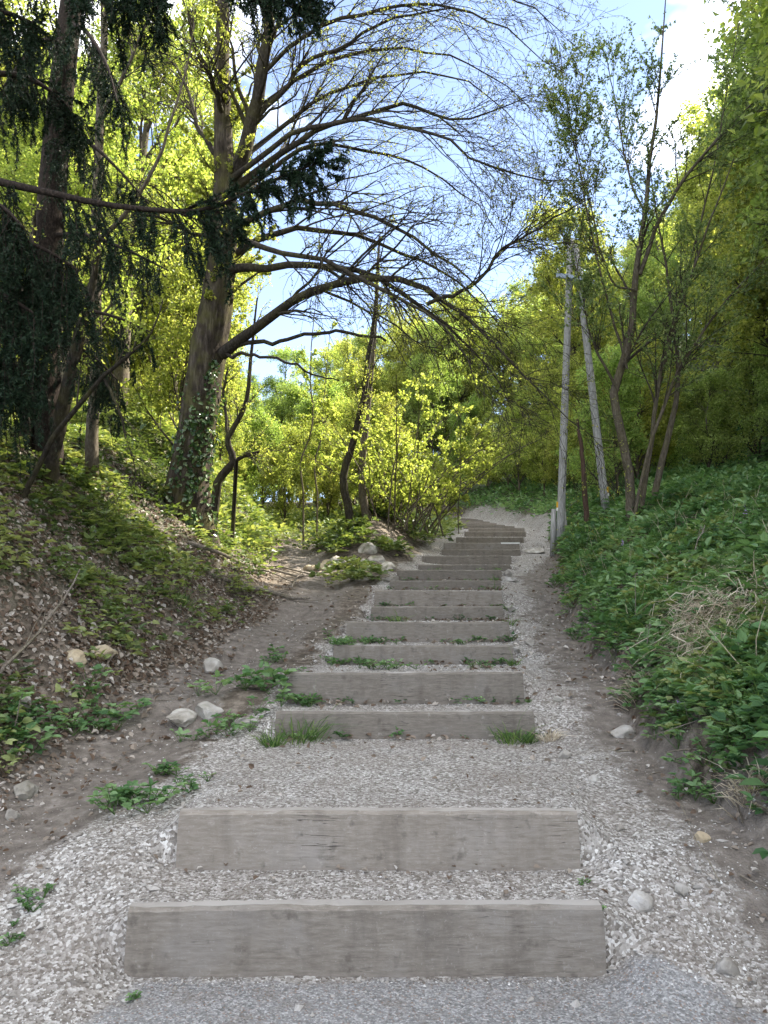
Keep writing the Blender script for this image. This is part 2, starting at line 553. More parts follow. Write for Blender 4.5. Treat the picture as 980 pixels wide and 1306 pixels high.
def ground_material():
    m, nt, out = new_mat("ground_surface")
    p = pos(nt)
    n_big = noise(nt, p, 2.2, 5)
    n_mid = noise(nt, p, 11, 5, 0.6)
    n_fine = noise(nt, p, 60, 4, 0.65)
    vor = nd(nt, "ShaderNodeTexVoronoi", Scale=75.0)
    nt.links.new(p, vor.inputs["Vector"])
    vor2 = nd(nt, "ShaderNodeTexVoronoi", Scale=26.0)
    nt.links.new(p, vor2.inputs["Vector"])
    # leaf mould soil
    soil = ramp(nt, n_mid, [(0.28, (0.04, 0.031, 0.023)), (0.5, (0.11, 0.09, 0.07)), (0.72, (0.23, 0.195, 0.16))])
    moss = ramp(nt, n_fine, [(0.3, (0.02, 0.04, 0.012)), (0.7, (0.07, 0.11, 0.03))])
    gfac = mathn(nt, 'MULTIPLY', attr(nt, "green"), ramp(nt, n_big, [(0.38, 0.25), (0.6, 1.0)]))
    col = mixc(nt, gfac, soil, moss)
    # trodden dirt
    dirtc = ramp(nt, n_mid, [(0.25, (0.085, 0.071, 0.059)), (0.55, (0.16, 0.138, 0.118)), (0.8, (0.27, 0.242, 0.215))])
    dm = mathn(nt, 'ADD', attr(nt, "dirt"), mathn(nt, 'MULTIPLY_ADD', n_mid, 0.7)); dm.node.inputs[1].default_value = 1.0
    dsum = mathn(nt, 'MULTIPLY_ADD', n_mid, 0.8); dsum.node.inputs[2].default_value = -0.4
    dfac = ramp(nt, mathn(nt, 'ADD', attr(nt, "dirt"), dsum), [(0.3, 0.0), (0.65, 1.0)])
    col = mixc(nt, dfac, col, dirtc)
    # crushed limestone
    cell = nd(nt, "ShaderNodeSeparateColor")
    nt.links.new(vor.outputs["Color"], cell.inputs[0])
    grav = ramp(nt, cell.outputs[0], [(0.0, (0.11, 0.096, 0.083)), (0.35, (0.21, 0.192, 0.17)), (0.7, (0.335, 0.315, 0.288)), (1.0, (0.56, 0.54, 0.51))])
    grav = mixc(nt, ramp(nt, n_big, [(0.35, 0.0), (0.75, 0.55)]), grav, (0.17, 0.14, 0.115))
    gsum = mathn(nt, 'MULTIPLY_ADD', n_mid, 1.1); gsum.node.inputs[2].default_value = -0.55
    gr = ramp(nt, mathn(nt, 'ADD', attr(nt, "gravel"), gsum), [(0.3, 0.0), (0.62, 1.0)])
    col = mixc(nt, gr, col, grav)
    # asphalt, worn pale
    asph = ramp(nt, n_fine, [(0.25, (0.075, 0.072, 0.069)), (0.5, (0.178, 0.174, 0.168)), (0.75, (0.35, 0.345, 0.335))])
    asph = mixc(nt, ramp(nt, n_big, [(0.4, 0.0), (0.7, 0.5)]), asph, (0.21, 0.205, 0.20))
    cell2 = nd(nt, "ShaderNodeSeparateColor")
    vor3 = nd(nt, "ShaderNodeTexVoronoi", Scale=140.0); nt.links.new(p, vor3.inputs["Vector"])
    nt.links.new(vor3.outputs["Color"], cell2.inputs[0])
    asph = mixc(nt, ramp(nt, cell2.outputs[0], [(0.62, 0.0), (0.95, 0.75)]), asph, (0.42, 0.41, 0.40))
    asph = mixc(nt, ramp(nt, cell2.outputs[1], [(0.9, 0.0), (1.0, 0.7)]), asph, (0.22, 0.13, 0.085))
    asph = mixc(nt, ramp(nt, noise(nt, p, 5.5, 5, 0.65), [(0.52, 0.0), (0.68, 0.55)]), asph, (0.15, 0.125, 0.105))
    asum = mathn(nt, 'MULTIPLY_ADD', n_mid, 0.9); asum.node.inputs[2].default_value = -0.45
    af = ramp(nt, mathn(nt, 'ADD', attr(nt, "asphalt"), asum), [(0.35, 0.0), (0.6, 1.0)])
    col = mixc(nt, af, col, asph)
    bmp = mathn(nt, 'ADD', mathn(nt, 'MULTIPLY', vor.outputs["Distance"], 0.5), mathn(nt, 'MULTIPLY', n_mid, 1.2))
    bmp = mathn(nt, 'ADD', bmp, mathn(nt, 'MULTIPLY', n_fine, 0.5))
    principled(nt, out, col, 0.92, 0.15, bmp, 0.7, 0.02)
    return m


def wood_material():
    m, nt, out = new_mat("weathered_timber")
    tc = nt.nodes.new("ShaderNodeTexCoord")
    oi = nt.nodes.new("ShaderNodeObjectInfo")
    off = nd(nt, "ShaderNodeVectorMath", operation='SCALE')
    comb = nt.nodes.new("ShaderNodeCombineXYZ")
    for k in range(3): nt.links.new(mathn(nt, 'MULTIPLY', oi.outputs["Random"], 13.0 + 7 * k), comb.inputs[k])
    add = nd(nt, "ShaderNodeVectorMath", operation='ADD')
    nt.links.new(tc.outputs["Object"], add.inputs[0]); nt.links.new(comb.outputs[0], add.inputs[1])
    v = add.outputs[0]
    mp = nd(nt, "ShaderNodeMapping", Scale=(4.5, 26.0, 26.0)); nt.links.new(v, mp.inputs["Vector"])
    grain = noise(nt, mp.outputs[0], 2.6, 8, 0.72)
    mp2 = nd(nt, "ShaderNodeMapping", Scale=(5.0, 5.0, 0.9)); nt.links.new(v, mp2.inputs["Vector"])
    drip = noise(nt, mp2.outputs[0], 1.6, 5, 0.6)
    blot = noise(nt, v, 3.0, 5, 0.6)
    fine = noise(nt, v, 90, 3, 0.6)
    col = ramp(nt, grain, [(0.25, (0.12, 0.102, 0.082)), (0.5, (0.18, 0.157, 0.131)), (0.75, (0.25, 0.224, 0.192))])
    col = mixc(nt, ramp(nt, drip, [(0.52, 0.0), (0.75, 0.5)]), col, (0.075, 0.062, 0.05))
    col = mixc(nt, ramp(nt, blot, [(0.5, 0.0), (0.75, 0.6)]), col, (0.225, 0.207, 0.187))
    col = mixc(nt, ramp(nt, fine, [(0.62, 0.0), (0.75, 0.4)]), col, (0.36, 0.345, 0.32))
    tone = nt.nodes.new("ShaderNodeHueSaturation")
    tv = mathn(nt, 'MULTIPLY_ADD', oi.outputs["Random"], 0.4); tv.node.inputs[2].default_value = 0.8
    nt.links.new(tv, tone.inputs["Value"]); nt.links.new(col, tone.inputs["Color"])
    col = tone.outputs["Color"]
    # pale scuffs and dark knots
    col = mixc(nt, ramp(nt, noise(nt, v, 14, 5, 0.7), [(0.62, 0.0), (0.72, 0.45)]), col, (0.34, 0.315, 0.28))
    col = mixc(nt, ramp(nt, noise(nt, v, 9, 4, 0.6), [(0.3, 0.55), (0.4, 0.0)]), col, (0.07, 0.06, 0.048))
    # drying cracks along the grain
    mp3 = nd(nt, "ShaderNodeMapping", Scale=(0.9, 30.0, 30.0)); nt.links.new(v, mp3.inputs["Vector"])
    crk = noise(nt, mp3.outputs[0], 1.3, 3, 0.5)
    crack = ramp(nt, mathn(nt, 'ABSOLUTE', mathn(nt, 'SUBTRACT', crk, 0.5)), [(0.004, 1.0), (0.014, 0.0)])
    crack = mathn(nt, 'MULTIPLY', crack, ramp(nt, noise(nt, v, 1.7, 2), [(0.5, 0.0), (0.6, 0.8)]))
    col = mixc(nt, crack, col, (0.035, 0.028, 0.022))
    # splashed, damp foot and dusty top edge
    sep = nt.nodes.new("ShaderNodeSeparateXYZ"); nt.links.new(tc.outputs["Object"], sep.inputs[0])
    foot = mathn(nt, 'SUBTRACT', 0.145, mathn(nt, 'ADD', sep.outputs[2], mathn(nt, 'MULTIPLY', blot, 0.15)))
    col = mixc(nt, ramp(nt, mathn(nt, 'MULTIPLY', foot, 9.0), [(0.0, 0.0), (0.5, 0.65)]), col, (0.07, 0.068, 0.05))
    gn = nt.nodes.new("ShaderNodeNewGeometry")
    sn = nt.nodes.new("ShaderNodeSeparateXYZ"); nt.links.new(gn.outputs["Normal"], sn.inputs[0])
    dust = mathn(nt, 'MULTIPLY', ramp(nt, sn.outputs[2], [(0.82, 0.0), (0.94, 1.0)]), ramp(nt, blot, [(0.3, 0.35), (0.6, 0.85)]))
    col = mixc(nt, dust, col, (0.36, 0.335, 0.305))
    bmp = mathn(nt, 'ADD', grain, mathn(nt, 'MULTIPLY', fine, 0.3))
    principled(nt, out, col, 0.85, 0.2, bmp, 0.45, 0.006)
    return m


def bark_mat(name, c0, c1, c2, scale=(9, 9, 1.6), moss=0.0, strength=0.8, dist=0.03):
    m, nt, out = new_mat(name)
    tc = nt.nodes.new("ShaderNodeTexCoord")
    mp = nd(nt, "ShaderNodeMapping", Scale=scale); nt.links.new(tc.outputs["Object"], mp.inputs["Vector"])
    g = noise(nt, mp.outputs[0], 2.2, 7, 0.68)
    b = noise(nt, tc.outputs["Object"], 3.2, 5, 0.6)
    col = ramp(nt, g, [(0.3, c0), (0.52, c1), (0.72, c2)])
    if moss:
        col = mixc(nt, ramp(nt, b, [(0.45, 0.0), (0.68, moss)]), col, (0.10, 0.095, 0.025))
    principled(nt, out, col, 0.95, 0.12, g, strength, dist)
    return m


def rock_material(name, c0, c1, c2, moss=0.35):
    m, nt, out = new_mat(name)
    tc = nt.nodes.new("ShaderNodeTexCoord")
    oi = nt.nodes.new("ShaderNodeObjectInfo")
    add = nd(nt, "ShaderNodeVectorMath", operation='ADD')
    comb = nt.nodes.new("ShaderNodeCombineXYZ")
    for k in range(3): nt.links.new(mathn(nt, 'MULTIPLY', oi.outputs["Random"], 23.0 + 5 * k), comb.inputs[k])
    nt.links.new(tc.outputs["Object"], add.inputs[0]); nt.links.new(comb.outputs[0], add.inputs[1])
    n1 = noise(nt, add.outputs[0], 7, 6, 0.65)
    n2 = noise(nt, add.outputs[0], 28, 5, 0.65)
    col = ramp(nt, n1, [(0.3, c0), (0.5, c1), (0.7, c2)])
    col = mixc(nt, ramp(nt, n2, [(0.5, 0.0), (0.72, 0.45)]), col, (0.12, 0.105, 0.085))
    col = mixc(nt, ramp(nt, noise(nt, add.outputs[0], 4.5, 4), [(0.52, 0.0), (0.66, moss)]), col, (0.075, 0.085, 0.03))
    principled(nt, out, col, 0.9, 0.2, mathn(nt, 'ADD', n1, n2), 0.6, 0.02)
    return m


def gravel_material():
    m, nt, out = new_mat("limestone_gravel")
    r = attr(nt, "rnd")
    col = ramp(nt, r, [(0.0, (0.10, 0.085, 0.07)), (0.35, (0.23, 0.212, 0.188)), (0.7, (0.35, 0.33, 0.302)), (1.0, (0.60, 0.585, 0.56))])
    n = noise(nt, pos(nt), 120, 3)
    principled(nt, out, mixc(nt, ramp(nt, n, [(0.45, 0.0), (0.7, 0.4)]), col, (0.25, 0.22, 0.19)), 0.9, 0.2)
    return m


def simple_mat(name, stops, rough=0.85, spec=0.2, scale=30, stretch=(1, 1, 1), strength=0.3):
    m, nt, out = new_mat(name)
    tc = nt.nodes.new("ShaderNodeTexCoord")
    mp = nd(nt, "ShaderNodeMapping", Scale=stretch); nt.links.new(tc.outputs["Object"], mp.inputs["Vector"])
    n = noise(nt, mp.outputs[0], scale, 5, 0.6)
    principled(nt, out, ramp(nt, n, stops), rough, spec, n, strength, 0.01)
    return m


MAT = {}
MAT["ground"] = ground_material()
MAT["timber"] = wood_material()
MAT["gravel"] = gravel_material()
MAT["rock"] = rock_material("pale_limestone", (0.17, 0.15, 0.12), (0.33, 0.305, 0.265), (0.55, 0.53, 0.49), 0.6)
MAT["stone"] = rock_material("loose_limestone", (0.17, 0.15, 0.125), (0.32, 0.298, 0.265), (0.54, 0.52, 0.49), 0.35)
MAT["tan_stone"] = rock_material("tan_stone", (0.24, 0.19, 0.12), (0.38, 0.31, 0.21), (0.5, 0.43, 0.32), 0.15)
MAT["bark"] = bark_mat("furrowed_grey_bark", (0.014, 0.011, 0.008), (0.048, 0.038, 0.029), (0.125, 0.104, 0.083), (7, 7, 1.2), 0.5, 1.0, 0.05)
MAT["limb"] = bark_mat("dark_limb_bark", (0.012, 0.010, 0.008), (0.032, 0.027, 0.021), (0.075, 0.064, 0.052), (14, 14, 5), 0.3, 0.6, 0.02)
MAT["twig"] = simple_mat("twig_bark", [(0.3, (0.028, 0.022, 0.017)), (0.7, (0.08, 0.065, 0.05))])
MAT["slender"] = bark_mat("slender_bark", (0.04, 0.032, 0.024), (0.10, 0.083, 0.063), (0.19, 0.165, 0.13), (16, 16, 5), 0.35, 0.5, 0.012)
MAT["spruce_bark"] = bark_mat("spruce_bark", (0.008, 0.006, 0.005), (0.024, 0.018, 0.014), (0.062, 0.046, 0.036), (22, 22, 12), 0.0, 0.8, 0.02)
MAT["pole"] = bark_mat("weathered_pole", (0.13, 0.125, 0.12), (0.30, 0.295, 0.285), (0.47, 0.465, 0.455), (22, 22, 1.2), 0.0, 0.4, 0.008)
MAT["redwood"] = bark_mat("red_brown_wood", (0.04, 0.026, 0.02), (0.085, 0.052, 0.04), (0.14, 0.10, 0.08), (20, 20, 3), 0.0, 0.5, 0.01)
MAT["yellow_paint"] = simple_mat("yellow_paint", [(0.3, (0.6, 0.33, 0.02)), (0.7, (0.8, 0.48, 0.05))], 0.6)
MAT["white_paint"] = simple_mat("white_paint", [(0.3, (0.6, 0.6, 0.58)), (0.7, (0.8, 0.8, 0.78))], 0.6)
MAT["steel"] = simple_mat("galvanised_arm", [(0.3, (0.22, 0.27, 0.36)), (0.7, (0.36, 0.42, 0.52))], 0.5, 0.4)
MAT["dry"] = leaf_mat("dry_straw", [(0.0, (0.26, 0.205, 0.14)), (0.5, (0.48, 0.41, 0.30)), (1.0, (0.68, 0.61, 0.50))], (1, 0.95, 0.85), 0.25, 0.8)
MAT["litter"] = leaf_mat("dead_leaves", [(0.0, (0.10, 0.062, 0.038)), (0.35, (0.155, 0.115, 0.085)), (0.7, (0.27, 0.225, 0.18)), (1.0, (0.50, 0.465, 0.42))], (1, 0.9, 0.8), 0.2, 0.8)
MAT["deadwood"] = bark_mat("dead_wood", (0.06, 0.05, 0.042), (0.17, 0.145, 0.12), (0.33, 0.295, 0.25), (18, 18, 18), 0.3, 0.5, 0.01)
YEL = (1.5, 1.5, 0.95)
MAT["spring"] = leaf_mat("spring_leaf", [(0.0, (0.13, 0.165, 0.034)), (0.5, (0.25, 0.285, 0.062)), (1.0, (0.38, 0.395, 0.11))], YEL, 0.6, objvar=0.3)
MAT["fresh"] = leaf_mat("fresh_green_leaf", [(0.0, (0.13, 0.18, 0.048)), (0.5, (0.24, 0.295, 0.088)), (1.0, (0.36, 0.405, 0.14))], (1.4, 1.5, 0.8), 0.55, objvar=0.3)
MAT["willow"] = leaf_mat("grey_green_leaf", [(0.0, (0.08, 0.13, 0.042)), (0.5, (0.17, 0.235, 0.085)), (1.0, (0.29, 0.34, 0.15))], (1.4, 1.4, 0.7), 0.45, objvar=0.2)
MAT["bud"] = leaf_mat("opening_bud", [(0.0, (0.08, 0.075, 0.02)), (0.5, (0.15, 0.17, 0.03)), (1.0, (0.28, 0.30, 0.05))], YEL, 0.5)
MAT["needle"] = leaf_mat("spruce_needle", [(0.0, (0.005, 0.013, 0.007)), (0.6, (0.012, 0.027, 0.013)), (1.0, (0.03, 0.048, 0.024))], (1.2, 1.3, 0.7), 0.15, 0.6, 0.15)
MAT["herb"] = leaf_mat("herb_leaf", [(0.0, (0.045, 0.10, 0.04)), (0.5, (0.10, 0.19, 0.075)), (1.0, (0.21, 0.31, 0.15))], (1.3, 1.4, 0.6), 0.35, 0.55, 0.2)
MAT["herb_warm"] = leaf_mat("bank_herb_leaf", [(0.0, (0.045, 0.075, 0.026)), (0.5, (0.125, 0.18, 0.058)), (1.0, (0.27, 0.31, 0.13))], (1.5, 1.4, 0.6), 0.35, 0.45, 0.35)
MAT["ivy"] = leaf_mat("ivy_leaf", [(0.0, (0.02, 0.05, 0.016)), (0.6, (0.055, 0.10, 0.03)), (1.0, (0.2, 0.25, 0.12))], (1.2, 1.3, 0.6), 0.25, 0.3, 0.5)
MAT["grass"] = leaf_mat("grass_blade", [(0.0, (0.035, 0.075, 0.024)), (0.5, (0.08, 0.15, 0.04)), (1.0, (0.18, 0.25, 0.08))], (1.3, 1.4, 0.6), 0.35, 0.45)
MAT["flower"] = simple_mat("mauve_flower", [(0.3, (0.28, 0.16, 0.42)), (0.7, (0.45, 0.30, 0.58))])

# ------------------------------------------------------------------ ground sheets
def axis(segs):
    out = []
    for a, b, s in segs:
        out.append(np.arange(a, b, s))
    return np.unique(np.round(np.concatenate(out), 4))


gx = axis([(-220, -60, 20), (-60, -20, 3), (-20, -7, 0.6), (-7, -3.2, 0.12), (-3.2, 3.2, 0.055), (3.2, 7, 0.12), (7, 20, 0.6), (20, 60, 3), (60, 221, 20)])
gy = axis([(-60, -10, 5), (-10, 1.6, 0.6), (1.6, 7, 0.05), (7, 14, 0.09), (14, 24, 0.16), (24, 40, 0.4), (40, 90, 2), (90, 420, 15)])
gy = gy[np.min(np.abs(gy[:, None] - np.concatenate([SY + 0.02, SY + 0.06])[None, :]), axis=1) > 0.012]
gy = np.unique(np.concatenate([gy, SY + 0.025, SY + 0.055]))
GX, GY = np.meshgrid(gx, gy)
GZ = height(GX.ravel(), GY.ravel())
GV = np.stack([GX.ravel(), GY.ravel(), GZ], 1)
g_gr, g_di, g_as, g_gn = masks(GV[:, 0], GV[:, 1])
nx = len(gx)
a = (np.arange(len(gy) - 1)[:, None] * nx + np.arange(nx - 1)[None, :]).ravel()
GF = np.stack([a, a + 1, a + nx + 1, a + nx], 1)


def fmean(v): return v[GF].mean(1)


fa, fg, fd = fmean(g_as), fmean(g_gr), fmean(g_di)
cls = np.zeros(len(GF), int)
cls[fd > 0.5] = 2
cls[fg > 0.5] = 1
cls[fa > 0.5] = 3
for c, nm in ((0, "ground"), (1, "gravel_path"), (2, "dirt_path"), (3, "asphalt_road")):
    F = GF[cls == c]
    used, inv = np.unique(F.ravel(), return_inverse=True)
    me = mesh_np(nm, GV[used], inv.reshape(-1, 4), MAT["ground"], True,
                 {"gravel": g_gr[used], "dirt": g_di[used], "asphalt": g_as[used], "green": g_gn[used]})
    tag(obj(nm, me), kind="structure")

# ------------------------------------------------------------------ timber steps
ORD = "lowest second third fourth fifth sixth seventh eighth ninth tenth eleventh twelfth thirteenth fourteenth fifteenth sixteenth seventeenth eighteenth nineteenth twentieth twenty-first twenty-second topmost".split()
STEP_NOTE = {0: "wide grey plank rising straight from the asphalt", 1: "behind a narrow strip of white gravel",
             2: "dark tuft of grass at its left end", 3: "directly behind the grassy third plank",
             4: "green creeping plants along its foot", 5: "plants spilling round its left end",
             6: "upright grass tuft before it", 7: "directly behind the one with a small upright tuft",
             8: "low plank with grass at its right end", 9: "dark stain low in its middle", 13: "pale chipped top at its right end",
             16: "last before the stairs bend left"}


def plank_mesh(hgt, seed):
    rng = np.random.default_rng(seed)
    nxs, L, T = 40, 2.0, 0.085
    prof = [(0, 0), (0, hgt * .35), (0, hgt * .7), (0, hgt - 0.017), (0.016, hgt), (T - 0.016, hgt), (T, hgt - 0.012), (T, 0)]
    pr = np.array(prof)
    xs = np.linspace(-L / 2, L / 2, nxs)
    wy = 0.006 * np.cumsum(rng.normal(size=nxs)) * 0.35
    wz = 0.0015 * np.cumsum(rng.normal(size=nxs)) * 0.5
    wz -= np.linspace(wz[0], wz[-1], nxs)
    V = np.zeros((nxs, len(pr), 3))
    V[:, :, 0] = xs[:, None]
    V[:, :, 1] = pr[None, :, 0] + wy[:, None] * 0.6 + rng.normal(size=(nxs, len(pr))) * 0.0012
    V[:, :, 2] = pr[None, :, 1] + wz[:, None] * (pr[None, :, 1] > 0.05) + rng.normal(size=(nxs, len(pr))) * 0.0015
    k = 3 + int(rng.integers(0, 3))                     # worn chip in the top edge
    c = int(rng.integers(4, nxs - 8))
    V[c:c + k, 3:5, 2] -= 0.005
    for e in (0, -1):
        V[e, 3:7, 0] += (0.006 if e == 0 else -0.006)
        V[e, :, 0] += rng.normal() * 0.01
    m = len(pr)
    i = (np.arange(nxs - 1)[:, None] * m + np.arange(m - 1)[None, :]).ravel()
    F = np.stack([i, i + m, i + m + 1, i + 1], 1)
    caps = np.stack([np.arange(m)[::1], (nxs - 1) * m + np.arange(m)[::-1]])
    return mesh_np("timber_step", V.reshape(-1, 3), [F, caps], MAT["timber"], False)


def step_label(i):
    n = ORD[i] + (" timber step" if i == 0 else (" timber step of the stairs" if i == 22 else " timber step from the bottom"))
    return n + ", " + STEP_NOTE.get(i, "plain weathered grey plank" if i < 17 else "small and angled left near the crest")


for i, (x, y, zb, zt) in enumerate(STEPS):
    me = plank_mesh(zt - zb + 0.07, 100 + i)
    o = obj("timber_step", me, None, (x, y, zb - 0.07))
    o.rotation_euler = (random.uniform(-0.02, 0.01), random.uniform(-0.004, 0.004), random.uniform(-0.007, 0.007))
    tag(o, step_label(i), "step", "timber steps of the path")
    if i == 13:                                          # bleached right end of this plank's top edge
        hh = zt - zb + 0.07
        gg = Geo(); gg.add(*[np.array([(a_, b_, c_) for a_ in (.5, .985) for b_, c_ in ((-.004, hh - .03), (.05, hh - .03), (.05, hh + .004), (-.004, hh + .004))]), np.array([[0, 1, 2, 3], [7, 6, 5, 4], [0, 4, 5, 1], [1, 5, 6, 2], [2, 6, 7, 3], [3, 7, 4, 0]])])
        obj("bleached_edge", gg.mesh("bleached_edge", MAT["white_paint"], (0, 0, 0), False), o)
for j, (x, y, z, rz) in enumerate(TOPSTEPS):
    me = plank_mesh(0.34, 200 + j)
    o = obj("timber_step", me, None, (x, y, z - 0.34))
    o.rotation_euler = (0, 0, rz)
    tag(o, step_label(17 + j), "step", "timber steps of the path")

# ------------------------------------------------------------------ trees
def copy_tree(root, loc, rz, sc, label, group, name=None):
    r = root.copy(); COL.objects.link(r)
    r.location = loc; r.rotation_euler = (0, 0, rz); r.scale = (sc, sc, sc * random.uniform(0.92, 1.1))
    tag(r, label, None, group)
    for ch in list(root.children):
        c = ch.copy(); COL.objects.link(c); c.parent = r
    return r


def wood_tree(seed, H, rad, crown0, spread, n_limb, n_sub, n_twig, n_leaf, leaf, kind, mat, bark, lean=0.0, bare=0.0):
    """local-space tree: returns meshes (trunk, branches, crown)"""
    rng = np.random.default_rng(seed)
    K = 9
    s = np.linspace(0, 1, K)
    trunk = np.stack([lean * H * s ** 1.5 + 0.12 * np.cumsum(rng.normal(size=K)) * s, 0.12 * np.cumsum(rng.normal(size=K)) * s, H * s - 0.35 * (s == 0)], 1)[None]
    tr = (rad * (1 - 0.82 * s) + rad * 0.5 * np.exp(-s * 18))[None]
    g = Geo(); tubes(g, trunk, tr, 9)
    L1, R1 = spawn(trunk, tr, n_limb, crown0, 0.97, spread * .6, spread, 1.0, 0.12, rng, 7, 0.5, 0.07, 0.45, 0.012)
    L2, R2 = spawn(L1, R1, n_sub, 0.2, 1.0, spread * .3, spread * .55, 0.8, 0.15, rng, 5, 0.5, 0.08, 0.15, 0.006)
    L3, R3 = spawn(L2, R2, n_twig, 0.15, 1.0, spread * .12, spread * .28, 0.9, 0.2, rng, 4, 0.6, 0.08, 0.1, 0.004)
    b = Geo()
    tubes(b, L1, R1, 5); tubes(b, L2, R2, 4); tubes(b, L3, R3, 3)
    c = Geo()
    n3 = int(n_leaf * 0.8)
    C, T = pick(L3, n3, rng, 0.1, 1.0)
    C2, T2 = pick(L2, n_leaf - n3, rng, 0.4, 1.0)
    C = np.vstack([C, C2]); T = np.vstack([T, T2])
    D = norm(T * 0.5 + rng.normal(size=C.shape) * 0.8 + np.array([0, 0, -0.15]))
    Lf = leaf * rng.uniform(0.6, 1.3, len(C))
    C = C + rng.normal(size=C.shape) * leaf * 0.7
    leaves(c, C, D, Lf, Lf * 0.62, rng)
    return (g.mesh("trunk", MAT[bark]), b.mesh("branches", MAT["twig"], smooth_shade=True), c.mesh("crown", MAT[mat], smooth_shade=False))


def template(name, label, group, **kw):
    t, b, c = wood_tree(**kw)
    e = empty(name, (0, 0, 0), label, "tree", group)
    obj("trunk", t, e); obj("branches", b, e); obj("crown", c, e)
    return e


TPL = [
    template("broadleaf_tree", "x", "g", seed=1, H=9.0, rad=.15, crown0=.10, spread=4.0, n_limb=30, n_sub=8, n_twig=6, n_leaf=24000, leaf=.11, kind=0, mat="spring", bark="slender"),
    template("broadleaf_tree", "x", "g", seed=2, H=11.5, rad=.18, crown0=.16, spread=4.3, n_limb=32, n_sub=8, n_twig=6, n_leaf=26000, leaf=.115, kind=0, mat="spring", bark="slender", lean=.06),
    template("broadleaf_tree", "x", "g", seed=3, H=7.5, rad=.12, crown0=.08, spread=3.6, n_limb=28, n_sub=8, n_twig=6, n_leaf=20000, leaf=.105, kind=0, mat="fresh", bark="slender"),
    template("broadleaf_tree", "x", "g", seed=4, H=10.5, rad=.15, crown0=.12, spread=3.9, n_limb=32, n_sub=8, n_twig=6, n_leaf=21000, leaf=.105, kind=0, mat="fresh", bark="slender", lean=-.05),
    template("broadleaf_shrub", "x", "g", seed=5, H=3.8, rad=.05, crown0=.03, spread=2.3, n_limb=24, n_sub=8, n_twig=6, n_leaf=12000, leaf=.085, kind=0, mat="fresh", bark="slender"),
    template("broadleaf_shrub", "x", "g", seed=6, H=4.2, rad=.05, crown0=.03, spread=2.4, n_limb=24, n_sub=8, n_twig=6, n_leaf=12000, leaf=.085, kind=0, mat="spring", bark="slender"),
]
TPL_USED = [False] * len(TPL)


def plant_tree(k, x, y, label, group, sc=1.0, rz=None, dz=0.0):
    z = float(height(np.array([x]), np.array([y]))[0]) + dz
    rz = random.uniform(0, 6.28) if rz is None else rz
    if not TPL_USED[k]:
        TPL_USED[k] = True
        r = TPL[k]
        r.location = (x, y, z); r.rotation_euler = (0, 0, rz); r.scale = (sc, sc, sc)
        tag(r, label, None, group)
        return r
    return copy_tree(TPL[k], (x, y, z), rz, sc, label, group)


def poisson(xr, yr, dist, n, ok, seed):
    rnd = random.Random(seed)
    pts = []
    tries = 0
    while len(pts) < n and tries < 6000:
        tries += 1
        x, y = rnd.uniform(*xr), rnd.uniform(*yr)
        if not ok(x, y): continue
        if all((x - a) ** 2 + (y - b) ** 2 > dist * dist for a, b in pts): pts.append((x, y))
    return pts


def rf(y): return float(right_foot(np.array([y]))[0])
def lf(y): return float(left_foot(np.array([y]))[0])


def where(x, y, side):
    """which visible thing a tree stands behind or beside"""
    px = 490 + FPX * x / (y * math.cos(PITCH))
    far = "far behind" if y > 38 else "behind"
    if side == "left":
        for lim, t in ((-20, "beyond the left picture edge"), (90, far + " the reddish spruce trunk"), (180, far + " the slim pale trunk"), (275, far + " the big tree"), (345, far + " the crooked tree"), (1e9, far + " the gully saplings")):
            if px < lim: return t
    if side == "right":
        for lim, t in ((640, far + " the crest of the stairs"), (715, far + " the yellow shrub"), (790, far + " the utility pole"), (880, far + " the multi-stemmed tree"), (985, far + " the right bank at the picture edge"), (1e9, "beyond the right picture edge")):
            if px < lim: return t
    for lim, t in ((330, "left of the gully"), (450, "above the gully"), (560, "behind the yellow shrub"), (1e9, "above the crest of the stairs")):
        if px < lim: return t


def plant_wood(pts, kinds, labels, group, smin, smax, side):
    for x, y in pts:
        k = random.choice(kinds(x, y))
        plant_tree(k, x, y, labels[k] + ", " + where(x, y, side), group, random.uniform(smin, smax))


# unseen tall trees added just outside the right edge to shade the path
plant_wood(poisson((5.6, 10.5), (-1, 11), 2.1, 15, lambda x, y: x > .56 * y + 3.0, 6), lambda x, y: [3, 1, 3],
           {1: "added tall yellow-green shade tree on the near right bank", 3: "added tall dull-green shade tree on the near right bank"}, "added shade trees on the near right bank", 1.15, 1.4, "right")
plant_wood(poisson((8, 14), (9, 18), 2.4, 8, lambda x, y: x > .56 * y + 1.6, 8), lambda x, y: [3, 1, 3],  # more unseen trees, added to keep the sun off the left bank
           {1: "added tall yellow-green shade tree on the right bank", 3: "added tall dull-green shade tree on the right bank"}, "added shade trees on the near right bank", 1.2, 1.4, "right")
for k, x, y, sc, lab in ((3, 10.6, 19.5, 1.15, "tall airy green tree at the right picture edge above the bank"), (1, 13.2, 23.5, .95, "tall yellow-green tree topping the right edge of the wood"), (1, 17.5, 31.0, 1.2, "tallest yellow-green tree high on the right hillside")):
    plant_tree(k, x, y, lab, "wood on the right hillside", sc)
# right hillside wood
plant_wood(poisson((5, 44), (10, 66), 3.5, 98, lambda x, y: x > rf(y) + (6.2 if y < 34 else 2.8) and not (x < 10.0 and y < 22), 5),
           lambda x, y: [0, 1, 3, 0, 2] if y > 30 else [2, 2, 3, 0],
           {0: "broad yellow-green tree on the right hillside", 1: "tall yellow-green tree on the right hillside",
            2: "low dull-green tree on the right hillside", 3: "tall dull-green tree on the right hillside"},
           "wood on the right hillside", .9, 1.3, "right")
